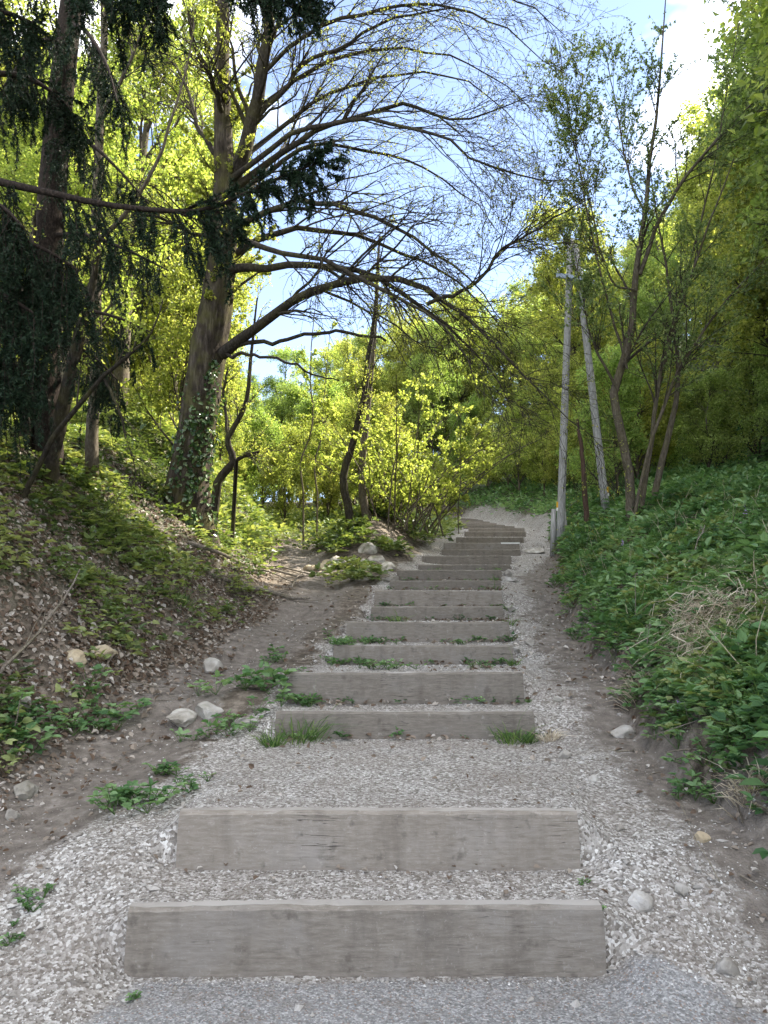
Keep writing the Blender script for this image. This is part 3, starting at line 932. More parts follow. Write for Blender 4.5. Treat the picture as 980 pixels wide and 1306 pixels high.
# shrubs at the foot of the right hillside, behind the poles
plant_wood(poisson((1, 16), (19, 44), 1.8, 38, lambda x, y: rf(y) + 1.6 < x < rf(y) + 6.5, 15), lambda x, y: [4, 5],
           {4: "leafy green shrub at the hillside foot", 5: "leafy yellow-green shrub at the hillside foot"}, "shrubs behind the poles", .65, 1.05, "right")
# left wood
plant_wood(poisson((-34, -4.5), (13, 56), 2.8, 78, lambda x, y: x < lf(y) - 2.4 and x > -0.62 * y - 7 and not (x > -6 and y < 15.5), 25), lambda x, y: [0, 1, 0, 1],
           {0: "broad sunlit yellow-green tree in the left wood", 1: "tall sunlit yellow-green tree in the left wood"}, "left wood", .7, 1.05, "left")
plant_wood(poisson((-22, -3), (14, 46), 2.0, 46, lambda x, y: x < lf(y) - 1.3 and x > -0.6 * y - 2 and not (x > -5.5 and y < 15), 26), lambda x, y: [5, 5, 4],
           {4: "sunlit green shrub on the far left bank", 5: "sunlit yellow-green shrub on the far left bank"}, "left bank shrubs", .6, 1.1, "left")
# shrubs filling the head of the gully
for k, x, y, lab in ((5, -3.6, 26.5, "yellow-green shrub where the gully track disappears"), (4, -5.6, 25.0, "green shrub on the steep bank left of the gully head"), (5, -2.3, 30.0, "yellow-green shrub behind the slim pair of trees"),
                     (4, -5.0, 30.5, "green shrub deep in the gully head"), (5, -.6, 29.0, "yellow-green shrub right behind the rock pile mound"), (4, -7.5, 28.0, "round green shrub beyond the crooked tree"),
                     (5, -6.5, 34.0, "yellow-green shrub behind the gully saplings"), (4, -2.0, 35.0, "green shrub left of the topmost steps"), (5, .6, 37.5, "yellow-green shrub beside the crest of the stairs"), (5, -4.4, 38.0, "yellow-green shrub closing the far end of the gully")):
    plant_tree(k, x, y, lab, "gully shrubs", random.uniform(.75, 1.0))
for k, px, y, sc, lab in ((1, 425, 58, 1.0, "far tree on the skyline just right of the blue gap"), (0, 445, 50, 1.15, "rounded far tree beyond the slim pair of trees"), (1, 462, 60, 1.15, "tall far tree showing above the slim pair"),
                          (3, 485, 52, 1.1, "green far tree above the yellow shrub"), (1, 505, 58, 1.2, "tall yellow-green far tree above the yellow shrub"), (0, 530, 50, 1.2, "broad far tree right of the yellow shrub's top"),
                          (3, 552, 46, 1.05, "green far tree above the left end of the topmost steps"), (1, 575, 50, 1.15, "tall far tree above the topmost step"), (5, 430, 36, 1.3, "wide yellow-green shrub in the gap left of the slim pair"), (5, 462, 33, 1.3, "wide yellow-green shrub between the slim pair of trees")):
    plant_tree(k, (px - 490) / FPX * y, y, lab, "far valley trees", sc)
# far valley head
plant_wood(poisson((-34, 12), (38, 95), 3.6, 60, lambda x, y: x < rf(y) + 2 and x > lf(y) - 6, 35), lambda x, y: [0, 2, 3, 1] if y > 48 else [4, 5, 2],
           {0: "broad yellow-green tree far up the valley", 1: "tall yellow-green tree far up the valley", 2: "low green tree far up the valley", 3: "tall green tree far up the valley",
            4: "green shrub at the head of the gully", 5: "yellow-green shrub at the head of the gully"}, "far valley trees", .7, 1.05, "far")

# ------------------------------------------------------------------ the big arching tree
rng = np.random.default_rng(77)
BIG_K = (12.0 + float(np.clip(hit(240, 668)[1] - 12.0, -2, 3))) / 12.0


def big_line(L, n, rs=1.0):
    return traced([(a_[0], a_[1], a_[2] * BIG_K, a_[3] * BIG_K * rs) for a_ in L], n)


tp, tr = big_line([(236, 700, 12.0, .62), (237, 655, 12.0, .50), (243, 600, 12, .405), (254, 530, 12, .365), (266, 450, 12, .35), (276, 390, 12, .32),
                   (284, 320, 12, .27), (287, 250, 12, .23), (285, 180, 12, .18), (283, 90, 12, .15), (285, 0, 12, .12), (287, -140, 12, .05)], 40, .8)
big = empty("broadleaf_tree", tuple(tp[2]), "large old tree with ivied grey trunk and long arching limbs above the stairs", "tree")
ORG = np.array(tp[2])
g = Geo()
SID = 28
ang = np.arange(SID) * 2 * math.pi / SID
# furrowed trunk: ridged rings
ring = []
for k in range(len(tp)):
    flare = 1 + 0.20 * np.maximum(0, 1 - k / 7) ** 1.5 * np.cos(ang * 5 + 1.1) + 0.10 * np.maximum(0, 1 - k / 6) * np.cos(ang * 3 + .4)
    rid = 1 + 0.05 * np.sin(ang * 9 + 0.35 * k + 2 * np.sin(k * .5)) + 0.035 * rng.normal(size=SID)
    rr = tr[k] * rid * flare
    ring.append(np.stack([tp[k][0] + rr * np.cos(ang), tp[k][1] + rr * np.sin(ang), np.full(SID, tp[k][2])], 1))
V = np.concatenate(ring)
i = (np.arange(len(tp) - 1)[:, None] * SID + np.arange(SID)[None, :])
j = (np.arange(len(tp) - 1)[:, None] * SID + (np.arange(SID)[None, :] + 1) % SID)
F = np.stack([i, j, j + SID, i + SID], -1).reshape(-1, 4)
g.add(V, F)
obj("trunk", g.mesh("trunk", MAT["bark"], ORG), big)
LIMBS = [
    [(283, 452, 11.9, .17), (320, 428, 11.6, .13), (360, 402, 11.2, .115), (400, 384, 10.8, .10), (450, 368, 10.5, .085), (520, 372, 10.2, .068), (560, 400, 10, .05), (600, 440, 9.8, .038), (650, 490, 9.6, .025), (700, 540, 9.4, .014), (752, 580, 9.2, .007)],
    [(292, 444, 11.8, .07), (350, 433, 11.5, .052), (420, 429, 11.2, .042), (495, 428, 11, .03)],
    [(290, 452, 11.8, .055), (335, 453, 11.6, .04), (380, 463, 11.4, .028), (421, 469, 11.2, .015)],
    [(288, 345, 11.9, .13), (330, 338, 11.7, .105), (400, 338, 11.4, .085), (470, 345, 11.1, .066), (530, 375, 10.9, .048), (580, 410, 10.7, .035), (640, 470, 10.5, .02), (668, 530, 10.4, .008)],
    [(290, 330, 12, .11), (350, 300, 12.3, .085), (420, 298, 12.7, .066), (500, 322, 13, .05), (570, 360, 13.2, .034), (620, 405, 13.3, .02), (660, 455, 13.4, .008)],
    [(288, 300, 11.9, .10), (340, 272, 11.5, .08), (400, 255, 11.1, .062), (470, 266, 10.7, .05), (540, 300, 10.3, .036), (610, 352, 10, .02), (655, 410, 9.8, .008)],
    [(287, 250, 12, .11), (345, 207, 11.8, .085), (400, 172, 11.6, .07), (450, 150, 11.4, .06), (510, 126, 11.2, .048), (560, 138, 11, .036), (620, 140, 10.9, .022), (692, 108, 10.8, .008)],
    [(287, 262, 12.1, .09), (340, 222, 12.5, .07), (392, 190, 12.9, .056), (450, 195, 13.2, .044), (520, 222, 13.5, .032), (590, 268, 13.7, .02), (640, 320, 13.8, .008)],
    [(318, 165, 11.9, .08), (360, 112, 11.7, .062), (400, 76, 11.5, .05), (450, 45, 11.3, .04), (510, 18, 11.1, .028), (590, 5, 11, .012)],
    [(322, 145, 11.9, .075), (372, 95, 12.2, .06), (432, 62, 12.5, .048), (500, 48, 12.8, .036), (580, 62, 13, .024), (650, 100, 13.1, .014), (705, 150, 13.2, .006)],
    [(545, 388, 10.1, .048), (590, 362, 9.9, .042), (640, 312, 9.7, .034), (690, 284, 9.5, .024), (748, 252, 9.3, .009)],
    [(284, 200, 12, .09), (255, 175, 12.3, .07), (232, 130, 12.6, .05), (205, 75, 12.9, .03), (180, 20, 13.2, .012)],
    [(286, 300, 12, .07), (245, 292, 11.8, .05), (205, 276, 11.6, .035), (160, 268, 11.4, .015)],
    [(289, 290, 11.9, .09), (335, 315, 11.0, .07), (400, 330, 10.2, .055), (470, 372, 9.5, .042), (520, 400, 9.0, .03), (575, 455, 8.6, .018), (610, 520, 8.4, .007)],
    [(286, 225, 12, .085), (350, 175, 12.6, .066), (420, 120, 13.2, .05), (500, 95, 13.7, .038), (590, 100, 14.1, .026), (660, 150, 14.4, .014), (700, 205, 14.5, .006)],
    [(330, 100, 11.8, .06), (400, 40, 11.4, .05), (480, 5, 11, .04), (560, -5, 10.7, .03), (640, 30, 10.5, .018), (722, 90, 10.3, .007)],
    [(292, 230, 11.9, .08), (380, 165, 11.2, .06), (470, 150, 10.6, .045), (560, 170, 10.1, .033), (650, 205, 9.8, .02), (738, 215, 9.6, .007)],
    [(345, 0, 11.7, .07), (420, -40, 11.2, .05), (520, -50, 10.8, .035), (620, -20, 10.5, .022), (705, 45, 10.3, .008)],
    [(285, 150, 12, .08), (270, 90, 11.2, .06), (262, 20, 10.6, .045), (250, -80, 10, .02)],
    [(287, 240, 12, .08), (320, 235, 13.2, .06), (345, 200, 14.6, .045), (380, 150, 15.8, .03), (400, 100, 16.6, .012)],
]
p2, r2 = big_line([(290, 250, 12, .16), (316, 165, 11.9, .14), (331, 90, 11.8, .12), (345, 0, 11.7, .09), (356, -130, 11.6, .03)], 16)
limb_lines = [(p2, r2 * .8)] + [(p, r * .6) for p, r in (big_line(L, 18) for L in LIMBS)]
PL = np.stack([spline(p, 18) for p, r in limb_lines]); RL = np.stack([np.interp(np.linspace(0, 1, 18), np.linspace(0, 1, len(r)), r) for p, r in limb_lines])
for k in range(len(PL)):
    w = rng.normal(size=(18, 3)) * 0.045; w[0] = 0
    PL[k] += np.cumsum(w, 0) * 0.7
    gl = Geo(); tubes(gl, PL[k:k + 1], RL[k:k + 1], 9)
    obj("limb", gl.mesh("limb", MAT["limb"], ORG), big)
keep = [k for k in range(len(PL)) if k not in (2, 3)]
B2, BR2 = spawn(PL[keep], RL[keep], 20, 0.15, 1.0, 0.9, 3.2, 0.7, 0.28, rng, 9, 0.4, 0.075, 0.25, 0.005)
B3, BR3 = spawn(B2, BR2, 7, 0.12, 1.0, 0.4, 1.35, 0.8, 0.2, rng, 6, 0.6, 0.085, 0.15, 0.004)
B4, BR4 = spawn(B3, BR3, 4, 0.15, 1.0, 0.12, 0.5, 0.9, 0.08, rng, 4, 0.7, 0.08, 0.1, 0.003, 0.5)
gt = Geo(); tubes(gt, B2, BR2, 5); tubes(gt, B3, BR3, 4); tubes(gt, B4, BR4, 3)
obj("twigs", gt.mesh("twigs", MAT["limb"], ORG), big)
gb = Geo()
C, T = pick(B4, 24000, rng, 0.2, 1.0)
D = norm(T * .5 + rng.normal(size=C.shape) * .7)
leaves(gb, C, D, rng.uniform(.018, .042, len(C)), rng.uniform(.013, .028, len(C)), rng)
# fuller leaf clusters round the upper trunk
E2, ER2 = spawn(tp[None, 14:], tr[None, 14:], 60, 0.1, 0.95, 0.5, 1.6, 1.0, 0.15, rng, 6, 0.1, 0.06, 0.2, 0.005)
E3, ER3 = spawn(E2, ER2, 6, 0.2, 1.0, 0.15, 0.5, 0.7, 0.1, rng, 4, 0.6, 0.06, 0.1, 0.003)
gt2 = Geo(); tubes(gt2, E2, ER2, 4); tubes(gt2, E3, ER3, 3)
obj("twigs", gt2.mesh("twigs", MAT["limb"], ORG), big)
C, T = pick(E3, 7500, rng, 0.2, 1.0)
leaves(gb, C, norm(T * .4 + rng.normal(size=C.shape)), rng.uniform(.04, .075, len(C)), rng.uniform(.03, .05, len(C)), rng)
obj("foliage", gb.mesh("foliage", MAT["spring"], ORG, False), big)
# ivy on the trunk
gi = Geo()
n = 950
k = rng.uniform(1.5, 13.5, n); th = rng.normal(-1.05, .75, n)
k0 = k.astype(int); fr = (k - k0)[:, None]
cen = tp[k0] * (1 - fr) + tp[k0 + 1] * fr; rad = (tr[k0] * (1 - fr[:, 0]) + tr[k0 + 1] * fr[:, 0]) * 1.06
keepm = (fbm(th * 2.5 + 9, k * .45, 5) > -0.06 + 0.012 * (k - 6))
out = np.stack([np.cos(th), np.sin(th), np.zeros(n)], 1)
C = (cen + out * (rad + rng.uniform(0.0, .05, n))[:, None])[keepm]
o_ = out[keepm]
D = norm(rng.normal(size=C.shape) * .6 + np.array([0, 0, -.5]) + o_ * .35)
leaves(gi, C, D, rng.uniform(.05, .10, len(C)), rng.uniform(.05, .085, len(C)), rng, 0.12, True, norm(o_ + rng.normal(size=C.shape) * .4))
obj("ivy", gi.mesh("ivy", MAT["ivy"], ORG, False), big)


# ------------------------------------------------------------------ hand-placed slender trees
def traced_tree(name, label, cat, stems, twig, leafn, leaf, mat, bark="slender", seed=1, up=0.2, droop=0.12, sides=8, spread=(0.5, 1.4), side=0.7, tmin=0.3, group=None, n2=8, part="trunk"):
    rng = np.random.default_rng(seed)
    b0 = stems[0][0]
    hd = hit(b0[0], b0[1] - 6)[1]
    off = float(hd - b0[2]) if abs(hd - b0[2]) < 4 else 0.0
    stems = [[(a_[0], a_[1], a_[2] + off, a_[3] * (a_[2] + off) / a_[2]) for a_ in s] for s in stems]
    ls = [traced(s, 18) for s in stems]
    P = np.stack([p for p, r in ls]); R = np.stack([r for p, r in ls])
    org = P[0, 0].copy()
    wb = np.cumsum(rng.normal(size=P.shape) * .012, axis=1); wb[:, :1] = 0; wb[..., 2] = 0
    P = P + wb
    for k in range(len(P)):
        if np.linalg.norm(P[k, 0, :2] - P[0, 0, :2]) < 1.2 and (k == 0 or abs(P[k, 0, 2] - org[2]) < .7):
            P[k, 0, 2] = min(P[k, 0, 2], float(height(P[k, 0, :1], P[k, 0, 1:2])[0]) - .08)
    org = P[0, 0].copy(); org[2] += .08
    e = empty(name, tuple(org), label, cat, group)
    for k in range(len(P)):
        gg = Geo(); tubes(gg, P[k:k + 1], R[k:k + 1], sides)
        obj(part if k == 0 or part == "stem" else "limb", gg.mesh(part, MAT[bark], org), e)
    A2, Q2 = spawn(P, R, twig, tmin, 1.0, spread[0], spread[1], side, droop, rng, 7, 0.45, 0.06, up, 0.005)
    A3, Q3 = spawn(A2, Q2, n2, 0.2, 1.0, spread[0] * .35, spread[1] * .45, 0.8, droop, rng, 5, 0.6, 0.07, 0.1, 0.0035)
    gg = Geo(); tubes(gg, A2, Q2, 4); tubes(gg, A3, Q3, 3)
    obj("twigs", gg.mesh("twigs", MAT["twig"], org), e)
    if leafn:
        C, T = pick(A3, int(leafn * .85), rng, 0.15, 1.0)
        C2, T2 = pick(A2, leafn - len(C), rng, 0.3, 1.0)
        C = np.vstack([C, C2]); T = np.vstack([T, T2])
        D = norm(T * .5 + rng.normal(size=C.shape) * .7)
        Lf = rng.uniform(.6, 1.3, len(C)) * leaf
        gg = Geo(); leaves(gg, C, D, Lf, Lf * .58, rng)
        obj("foliage", gg.mesh("foliage", MAT[mat], org, False), e)
    return e


# multi-stemmed tree on the right bank
d = 13.0
traced_tree("broadleaf_tree", "slim multi-stemmed tree with grey-green leaves on the right bank", "tree", [
    [(803, 676, d, .10), (806, 630, d, .088), (800, 580, d, .082), (789, 525, d, .078), (788, 495, d, .074), (800, 460, d, .07), (810, 420, d, .066), (813, 380, d, .06), (819, 325, d, .05), (828, 270, d, .042), (835, 200, d, .033), (845, 130, d, .025), (850, 60, d, .016), (856, -30, d, .007)],
    [(815, 676, d + .1, .05), (823, 620, d + .1, .046), (832, 560, d + .1, .042), (838, 500, d, .036), (850, 440, d, .03), (872, 380, d - .2, .025), (900, 300, d - .4, .018), (940, 200, d - .5, .009)],
    [(826, 670, d + .3, .07), (840, 610, d + .3, .062), (857, 550, d + .3, .055), (866, 505, d + .3, .048), (868, 460, d + .4, .04), (861, 410, d + .5, .033), (852, 340, d + .5, .025), (842, 280, d + .6, .016), (830, 200, d + .6, .007)],
    [(806, 672, d - .2, .035), (818, 600, d - .2, .032), (836, 540, d - .3, .03), (862, 480, d - .4, .026), (893, 430, d - .6, .021), (932, 378, d - .8, .015), (985, 325, d - 1, .007)],
    [(816, 350, d, .04), (838, 285, d, .035), (870, 232, d, .029), (912, 180, d, .022), (965, 125, d, .012), (1010, 80, d, .006)],
    [(788, 498, d, .03), (770, 470, d - .2, .024), (752, 432, d - .4, .018), (742, 380, d - .5, .012), (730, 320, d - .5, .006)],
    [(812, 372, d, .026), (782, 362, d - .2, .02), (765, 320, d - .4, .016), (752, 260, d - .5, .012), (730, 180, d - .6, .006)],
    [(800, 470, d - .3, .024), (775, 400, d - .5, .02), (752, 300, d - .7, .016), (728, 180, d - .8, .011), (712, 60, d - .9, .005)],
    [(835, 520, d + .3, .03), (855, 420, d + .5, .026), (885, 300, d + .7, .02), (915, 160, d + .8, .013), (940, 20, d + .9, .006)],
    [(826, 280, d, .024), (800, 220, d + .2, .018), (785, 150, d + .3, .013), (770, 70, d + .4, .007)],
], 19, 30000, .056, "willow", seed=31, spread=(.8, 2.6), side=.7, up=.25, droop=.1, n2=9, part="stem", tmin=.35)
# pair of slim dark trees left of the stairs
traced_tree("broadleaf_tree", "slim dark curving tree left of the stairs, left one of the pair", "tree", [
    [(449, 674, 18, .11), (441, 640, 18, .10), (436, 605, 18, .095), (447, 570, 18, .088), (456, 535, 18, .08), (463, 490, 18, .07), (469, 440, 18, .055), (476, 385, 18, .035), (480, 300, 18, .012)]],
    12, 900, .05, "spring", "limb", seed=32, spread=(.6, 1.8), tmin=.35)
traced_tree("broadleaf_tree", "slim grey straight tree beside the yellow shrub, right one of the pair", "tree", [
    [(472, 668, 18.6, .16), (466, 650, 18.6, .12), (460, 610, 18.6, .10), (463, 560, 18.6, .095), (467, 510, 18.6, .085), (471, 455, 18.6, .07), (477, 390, 18.6, .04), (482, 300, 18.6, .012)]],
    14, 900, .05, "spring", "slender", seed=33, spread=(.6, 1.9), tmin=.35)
# crooked tree right of the big trunk
traced_tree("broadleaf_tree", "small crooked tree with a broken white stub behind the big trunk", "tree", [
    [(272, 626, 14, .09), (284, 605, 14, .08), (299, 587, 14, .072), (291, 565, 14, .058), (296, 550, 14, .052), (312, 518, 14, .045), (320, 480, 14, .038), (324, 437, 14, .028), (330, 380, 14, .015)],
    [(299, 588, 14, .04), (312, 582, 13.9, .034), (332, 578, 13.8, .025)],
    [(291, 562, 14, .034), (288, 535, 14.1, .028), (284, 500, 14.2, .03), (290, 470, 14.2, .015)]],
    10, 1200, .05, "spring", "limb", seed=34)
for px, top, dd, sd, lab in ((388, (398, 440), 20, 42, "thin bare sapling standing in the sunlit gap at the gully head"), (405, (415, 500), 22, 44, "short sapling at the head of the gully")):
    traced_tree("sapling", lab, "sapling", [[(px, 640, dd, .026), ((px * .8 + top[0] * .2) - 6, 590, dd, .023), ((px * .5 + top[0] * .5) + 6, 540, dd, .02), (top[0] - 3, top[1] + 30, dd, .018), (top[0] + 6, top[1] - 80, dd, .006)]],
                14, 2200, .055, "spring", "slender", seed=sd, spread=(.5, 1.5))
# slim pale trunk and leaning saplings at the left edge
traced_tree("broadleaf_tree", "slim pale trunk rising through the dark spruce twigs at left", "tree", [
    [(116, 615, 9.5, .10), (119, 540, 9.5, .082), (122, 440, 9.5, .075), (124, 330, 9.5, .068), (128, 200, 9.5, .06), (132, 80, 9.5, .05), (136, -40, 9.5, .035)],
    [(130, 150, 9.5, .03), (160, 100, 9.3, .024), (185, 40, 9.1, .016), (205, -20, 9, .008)],
    [(125, 310, 9.5, .035), (160, 270, 9.4, .028), (200, 200, 9.3, .02), (235, 80, 9.2, .012), (245, 0, 9.1, .006)]],
    12, 1200, .045, "spring", "slender", seed=35)
traced_tree("sapling", "dark leaning sapling slanting up to the right below the spruce", "sapling", [
    [(28, 640, 8.2, .035), (52, 590, 8.2, .032), (78, 548, 8.2, .03), (130, 488, 8.2, .025), (165, 455, 8.2, .02), (200, 420, 8.2, .012), (215, 380, 8.2, .005)],
    [(134, 484, 8.2, .02), (150, 520, 8.0, .014), (165, 570, 7.9, .01), (175, 620, 7.8, .005)]],
    8, 500, .045, "spring", "limb", seed=36, spread=(.3, .9))
traced_tree("broadleaf_tree", "dark forked trunk in the shade under the spruce at left", "tree", [
    [(60, 622, 10.5, .13), (72, 560, 10.5, .11), (88, 490, 10.5, .10), (100, 440, 10.5, .09), (115, 380, 10.5, .06), (122, 300, 10.5, .03)],
    [(30, 620, 10.8, .10), (34, 540, 10.8, .09), (38, 470, 10.8, .08), (45, 380, 10.8, .06), (48, 260, 10.8, .03)]],
    8, 600, .05, "spring", "limb", seed=37)

# yellow-green many-stemmed shrub beside the stairs
rng = np.random.default_rng(51)
sb, _ = hit(510, 668)
sc_, _ = hit(515, 668)
cz = at(512, 664, 19.5)
z0 = float(height(cz[0:1], cz[1:2])[0])
SB_ = np.array([cz[0], cz[1], z0])
sh = empty("broadleaf_shrub", tuple(SB_), "large sunlit yellow-green shrub with many thin stems left of the stairs", "shrub")
n = 46
th = rng.uniform(0, 6.28, n); fan = rng.uniform(.1, .8, n)
st = SB_ + np.stack([rng.normal(size=n) * .55, rng.normal(size=n) * .45, np.full(n, -.1)], 1)
dirs = norm(np.stack([np.cos(th) * fan, np.sin(th) * fan, np.ones(n)], 1))
Ls = rng.uniform(2.6, 4.6, n)
s = np.linspace(0, 1, 9)[None, :, None]
SP = st[:, None] + Ls[:, None, None] * (dirs[:, None] * s + np.stack([np.cos(th) * .28, np.sin(th) * .28, np.full(n, -.16)], 1)[:, None] * s * s)
SP += np.cumsum(rng.normal(size=SP.shape) * .018, 1)
SR = np.linspace(.024, .006, 9)[None] * rng.uniform(.6, 1.3, n)[:, None]
for k in range(n):
    gg = Geo(); tubes(gg, SP[k:k + 1], SR[k:k + 1], 5)
    obj("stem", gg.mesh("stem", MAT["slender"], SB_), sh)
A2, Q2 = spawn(SP, SR, 10, .12, 1.0, .4, 1.3, .8, .1, rng, 6, .5, .06, .15, .004)
A3, Q3 = spawn(A2, Q2, 5, .2, 1, .15, .45, .8, .1, rng, 4, .6, .06, .1, .003)
gg = Geo(); tubes(gg, A2, Q2, 4); tubes(gg, A3, Q3, 3)
obj("twigs", gg.mesh("twigs", MAT["twig"], SB_), sh)
C, T = pick(A3, 20000, rng, .1, 1.0)
Lf = rng.uniform(.05, .105, len(C))
gg = Geo(); leaves(gg, C, norm(T * .4 + rng.normal(size=C.shape) * .8), Lf, Lf * .75, rng)
obj("foliage", gg.mesh("foliage", MAT["spring"], SB_, False), sh)

# ------------------------------------------------------------------ utility pole (A-frame of two poles) and red-brown stem
pb = at(713, 683, 18); pb[2] = float(height(pb[0:1], pb[1:2])[0])
pb2 = at(775, 668, 18); pb2[2] = float(height(pb2[0:1], pb2[1:2])[0])
pt = at(728, 306, 18); pt2 = at(734, 312, 18.05)
pole = empty("utility_pole", tuple(pb), "grey A-shaped wooden utility pole of two leaning posts right of the stairs", "pole")
for nm, a0, a1 in (("post", pb, pt), ("post", pb2, pt2)):
    gg = Geo(); L_ = np.linspace(0, 1, 10)[:, None]
    line = a0 + np.array([0, 0, -.2]) * (1 - L_) + (a1 - a0) * L_
    tubes(gg, line[None], np.linspace(.105, .075, 10)[None], 12, cap=True)
    po = obj(nm, gg.mesh(nm, MAT["pole"], pb), pole)
    ax = norm(a1 - a0)
    f0 = (630 - 683) / (306 - 683.) if a0 is pb else .09
    for q, (mt, hh, nm2) in enumerate((("yellow_paint", .14, "yellow_band"), ("white_paint", .07, "white_band"))):
        gg = Geo()
        c0 = a0 + (a1 - a0) * f0 - ax * (.11 * q)
        tubes(gg, np.stack([c0 - ax * hh / 2, c0 + ax * hh / 2])[None], np.full((1, 2), .108), 14)
        obj(nm2, gg.mesh(nm2, MAT[mt], pb), po)
for off, h_ in ((-.17, 1.15), (.15, 1.3)):
    gg = Geo(); b0 = pb + np.array([off, -.06, -.2])
    line = np.stack([b0, b0 + np.array([-off * .15, 0, h_ * .6]), b0 + np.array([-off * .3, 0, h_])])
    tubes(gg, line[None], np.array([[.075, .07, .055]]), 8, cap=True)
    obj("stub_post", gg.mesh("stub_post", MAT["pole"], pb), pole)


def box_between(p, q, hw, hh):
    ax = norm(q - p); sd = norm(np.cross(ax, np.array([0, 0, 1.0]))); up = np.cross(sd, ax)
    V = [e + sd * a * hw + up * b * hh for e in (p, q) for a, b in ((-1, -1), (1, -1), (1, 1), (-1, 1))]
    return np.array(V), np.array([[0, 1, 2, 3], [7, 6, 5, 4], [0, 4, 5, 1], [1, 5, 6, 2], [2, 6, 7, 3], [3, 7, 4, 0]])


for (x0, y0, x1, y1, dd) in ((710, 351, 745, 356, 17.86), (722, 356, 758, 360, 18.17)):
    gg = Geo(); gg.add(*box_between(at(x0, y0, dd), at(x1, y1, dd), .035, .05))
    ca = obj("crossarm", gg.mesh("crossarm", MAT["steel"], pb, False), pole)
    for fx in (.08, .92):
        c0 = at(x0 + (x1 - x0) * fx, y0 + (y1 - y0) * fx, dd)
        gg = Geo()
        line = np.stack([c0 + np.array([0, 0, z]) for z in (.04, .08, .10, .13, .16, .19)])
        tubes(gg, line[None], np.array([[.012, .012, .04, .025, .04, .015]]), 8, cap=True)
        obj("insulator", gg.mesh("insulator", MAT["white_paint"], pb), ca)
traced_tree("dead_trunk", "short red-brown leaning trunk between the two grey pole posts", "trunk", [
    [(750, 682, 17.6, .075), (746, 640, 17.6, .065), (742, 600, 17.6, .055), (737, 565, 17.6, .045), (734, 535, 17.6, .03)]],
    4, 0, .05, "spring", "redwood", seed=38, spread=(.3, .8), n2=4)

# ------------------------------------------------------------------ spruces at the left
def needles(geo, P, rng, per, ln=.036, wd=.012):
    """short needles all along a batch of twigs"""
    N = len(P)
    C, T = pick(P, N * per, rng, 0.03, 1.0)
    rv = norm(rng.normal(size=C.shape)); rad = norm(rv - (rv * T).sum(1, keepdims=True) * T)
    D = norm(T * .55 + rad * .75 + np.array([0, 0, -.1]))
    S = norm(np.cross(D, rng.normal(size=C.shape)))
    L = rng.uniform(.7, 1.25, len(C))[:, None] * ln
    V = np.stack([C - S * wd * .5, C + S * wd * .5, C + D * L], 1).reshape(-1, 3)
    geo.add(V, np.arange(len(V)).reshape(-1, 3), np.repeat(rng.random(len(C)), 3))


def bough(root, org, pts, n_hang, hang, seed, per=34, tipfan=0):
    rng = np.random.default_rng(seed)
    P, R = traced(pts, 18)
    gg = Geo(); tubes(gg, P[None], R[None], 6)
    bo = obj("bough", gg.mesh("bough", MAT["spruce_bark"], org), root)
    t = rng.uniform(0.02, .99, n_hang) * 17
    i = np.minimum(t.astype(int), 16); f = (t - i)[:, None]
    S = P[i] * (1 - f) + P[i + 1] * f
    T = norm(P[i + 1] - P[i])
    L = rng.uniform(hang[0], hang[1], n_hang) * (0.5 + .8 * rng.random(n_hang)) * (1.15 - .75 * t / 17)
    sidev = norm(np.cross(T, [0, 0, 1.0])) * rng.choice([-1, 1], n_hang)[:, None] * rng.uniform(.1, .7, n_hang)[:, None]
    D = norm(T * .35 + sidev + np.array([0, 0, -.45]))
    s = np.linspace(0, 1, 8)[None, :, None]
    H = S[:, None] + L[:, None, None] * (D[:, None] * s * (1 - .45 * s) + np.array([0, 0, -.62]) * s ** 1.4)
    H += np.cumsum(rng.normal(size=H.shape) * .008, 1)
    HR = np.linspace(.006, .0025, 8)[None] * np.ones((n_hang, 1))
    H2, HR2 = spawn(H, HR, 5, .1, .95, .12, .34, .6, .35, rng, 4, .8, .05, -.15, .002)
    if tipfan:
        X2, XR2 = spawn(P[None, 9:], R[None, 9:], tipfan, .1, 1.0, .25, .6, .55, .12, rng, 4, .5, .05, .05, .003)
        H2 = np.concatenate([H2, X2]); HR2 = np.concatenate([HR2, XR2])
        X3, XR3 = spawn(X2, XR2, 5, .1, 1.0, .1, .22, .6, .1, rng, 4, .7, .05, .0, .002)
        H2 = np.concatenate([H2, X3]); HR2 = np.concatenate([HR2, XR3])
    gg = Geo(); tubes(gg, H, HR, 3); tubes(gg, H2, HR2, 3)
    obj("hanging_twigs", gg.mesh("hanging_twigs", MAT["spruce_bark"], org), bo)
    gg = Geo(); needles(gg, H, rng, per * 3); needles(gg, H2, rng, int(per * 1.7))
    obj("needles", gg.mesh("needles", MAT["needle"], org, False), bo)


ts = traced([(62, 640, 9.0, .26), (58, 560, 9.0, .215), (58, 450, 9.0, .20), (63, 300, 9.0, .185), (75, 150, 9.0, .165), (92, 0, 9.0, .145), (110, -160, 9.0, .11), (125, -420, 9.0, .03)], 30)
SK = hit(60, 592)[1] / 9.0
ts = traced([(a_[0], a_[1], a_[2] * SK, a_[3] * SK) for a_ in ((62, 640, 9.0, .25), (58, 560, 9.0, .20), (58, 450, 9.0, .185), (63, 300, 9.0, .17), (75, 150, 9.0, .15), (92, 0, 9.0, .13), (110, -160, 9.0, .10), (125, -420, 9.0, .03))], 30)
o1 = ts[0][0]
spr = empty("spruce_tree", tuple(o1), "reddish spruce trunk with dark drooping twigs in the left of the picture", "tree")
gg = Geo(); tubes(gg, ts[0][None], ts[1][None], 14); obj("trunk", gg.mesh("trunk", MAT["spruce_bark"], o1), spr)
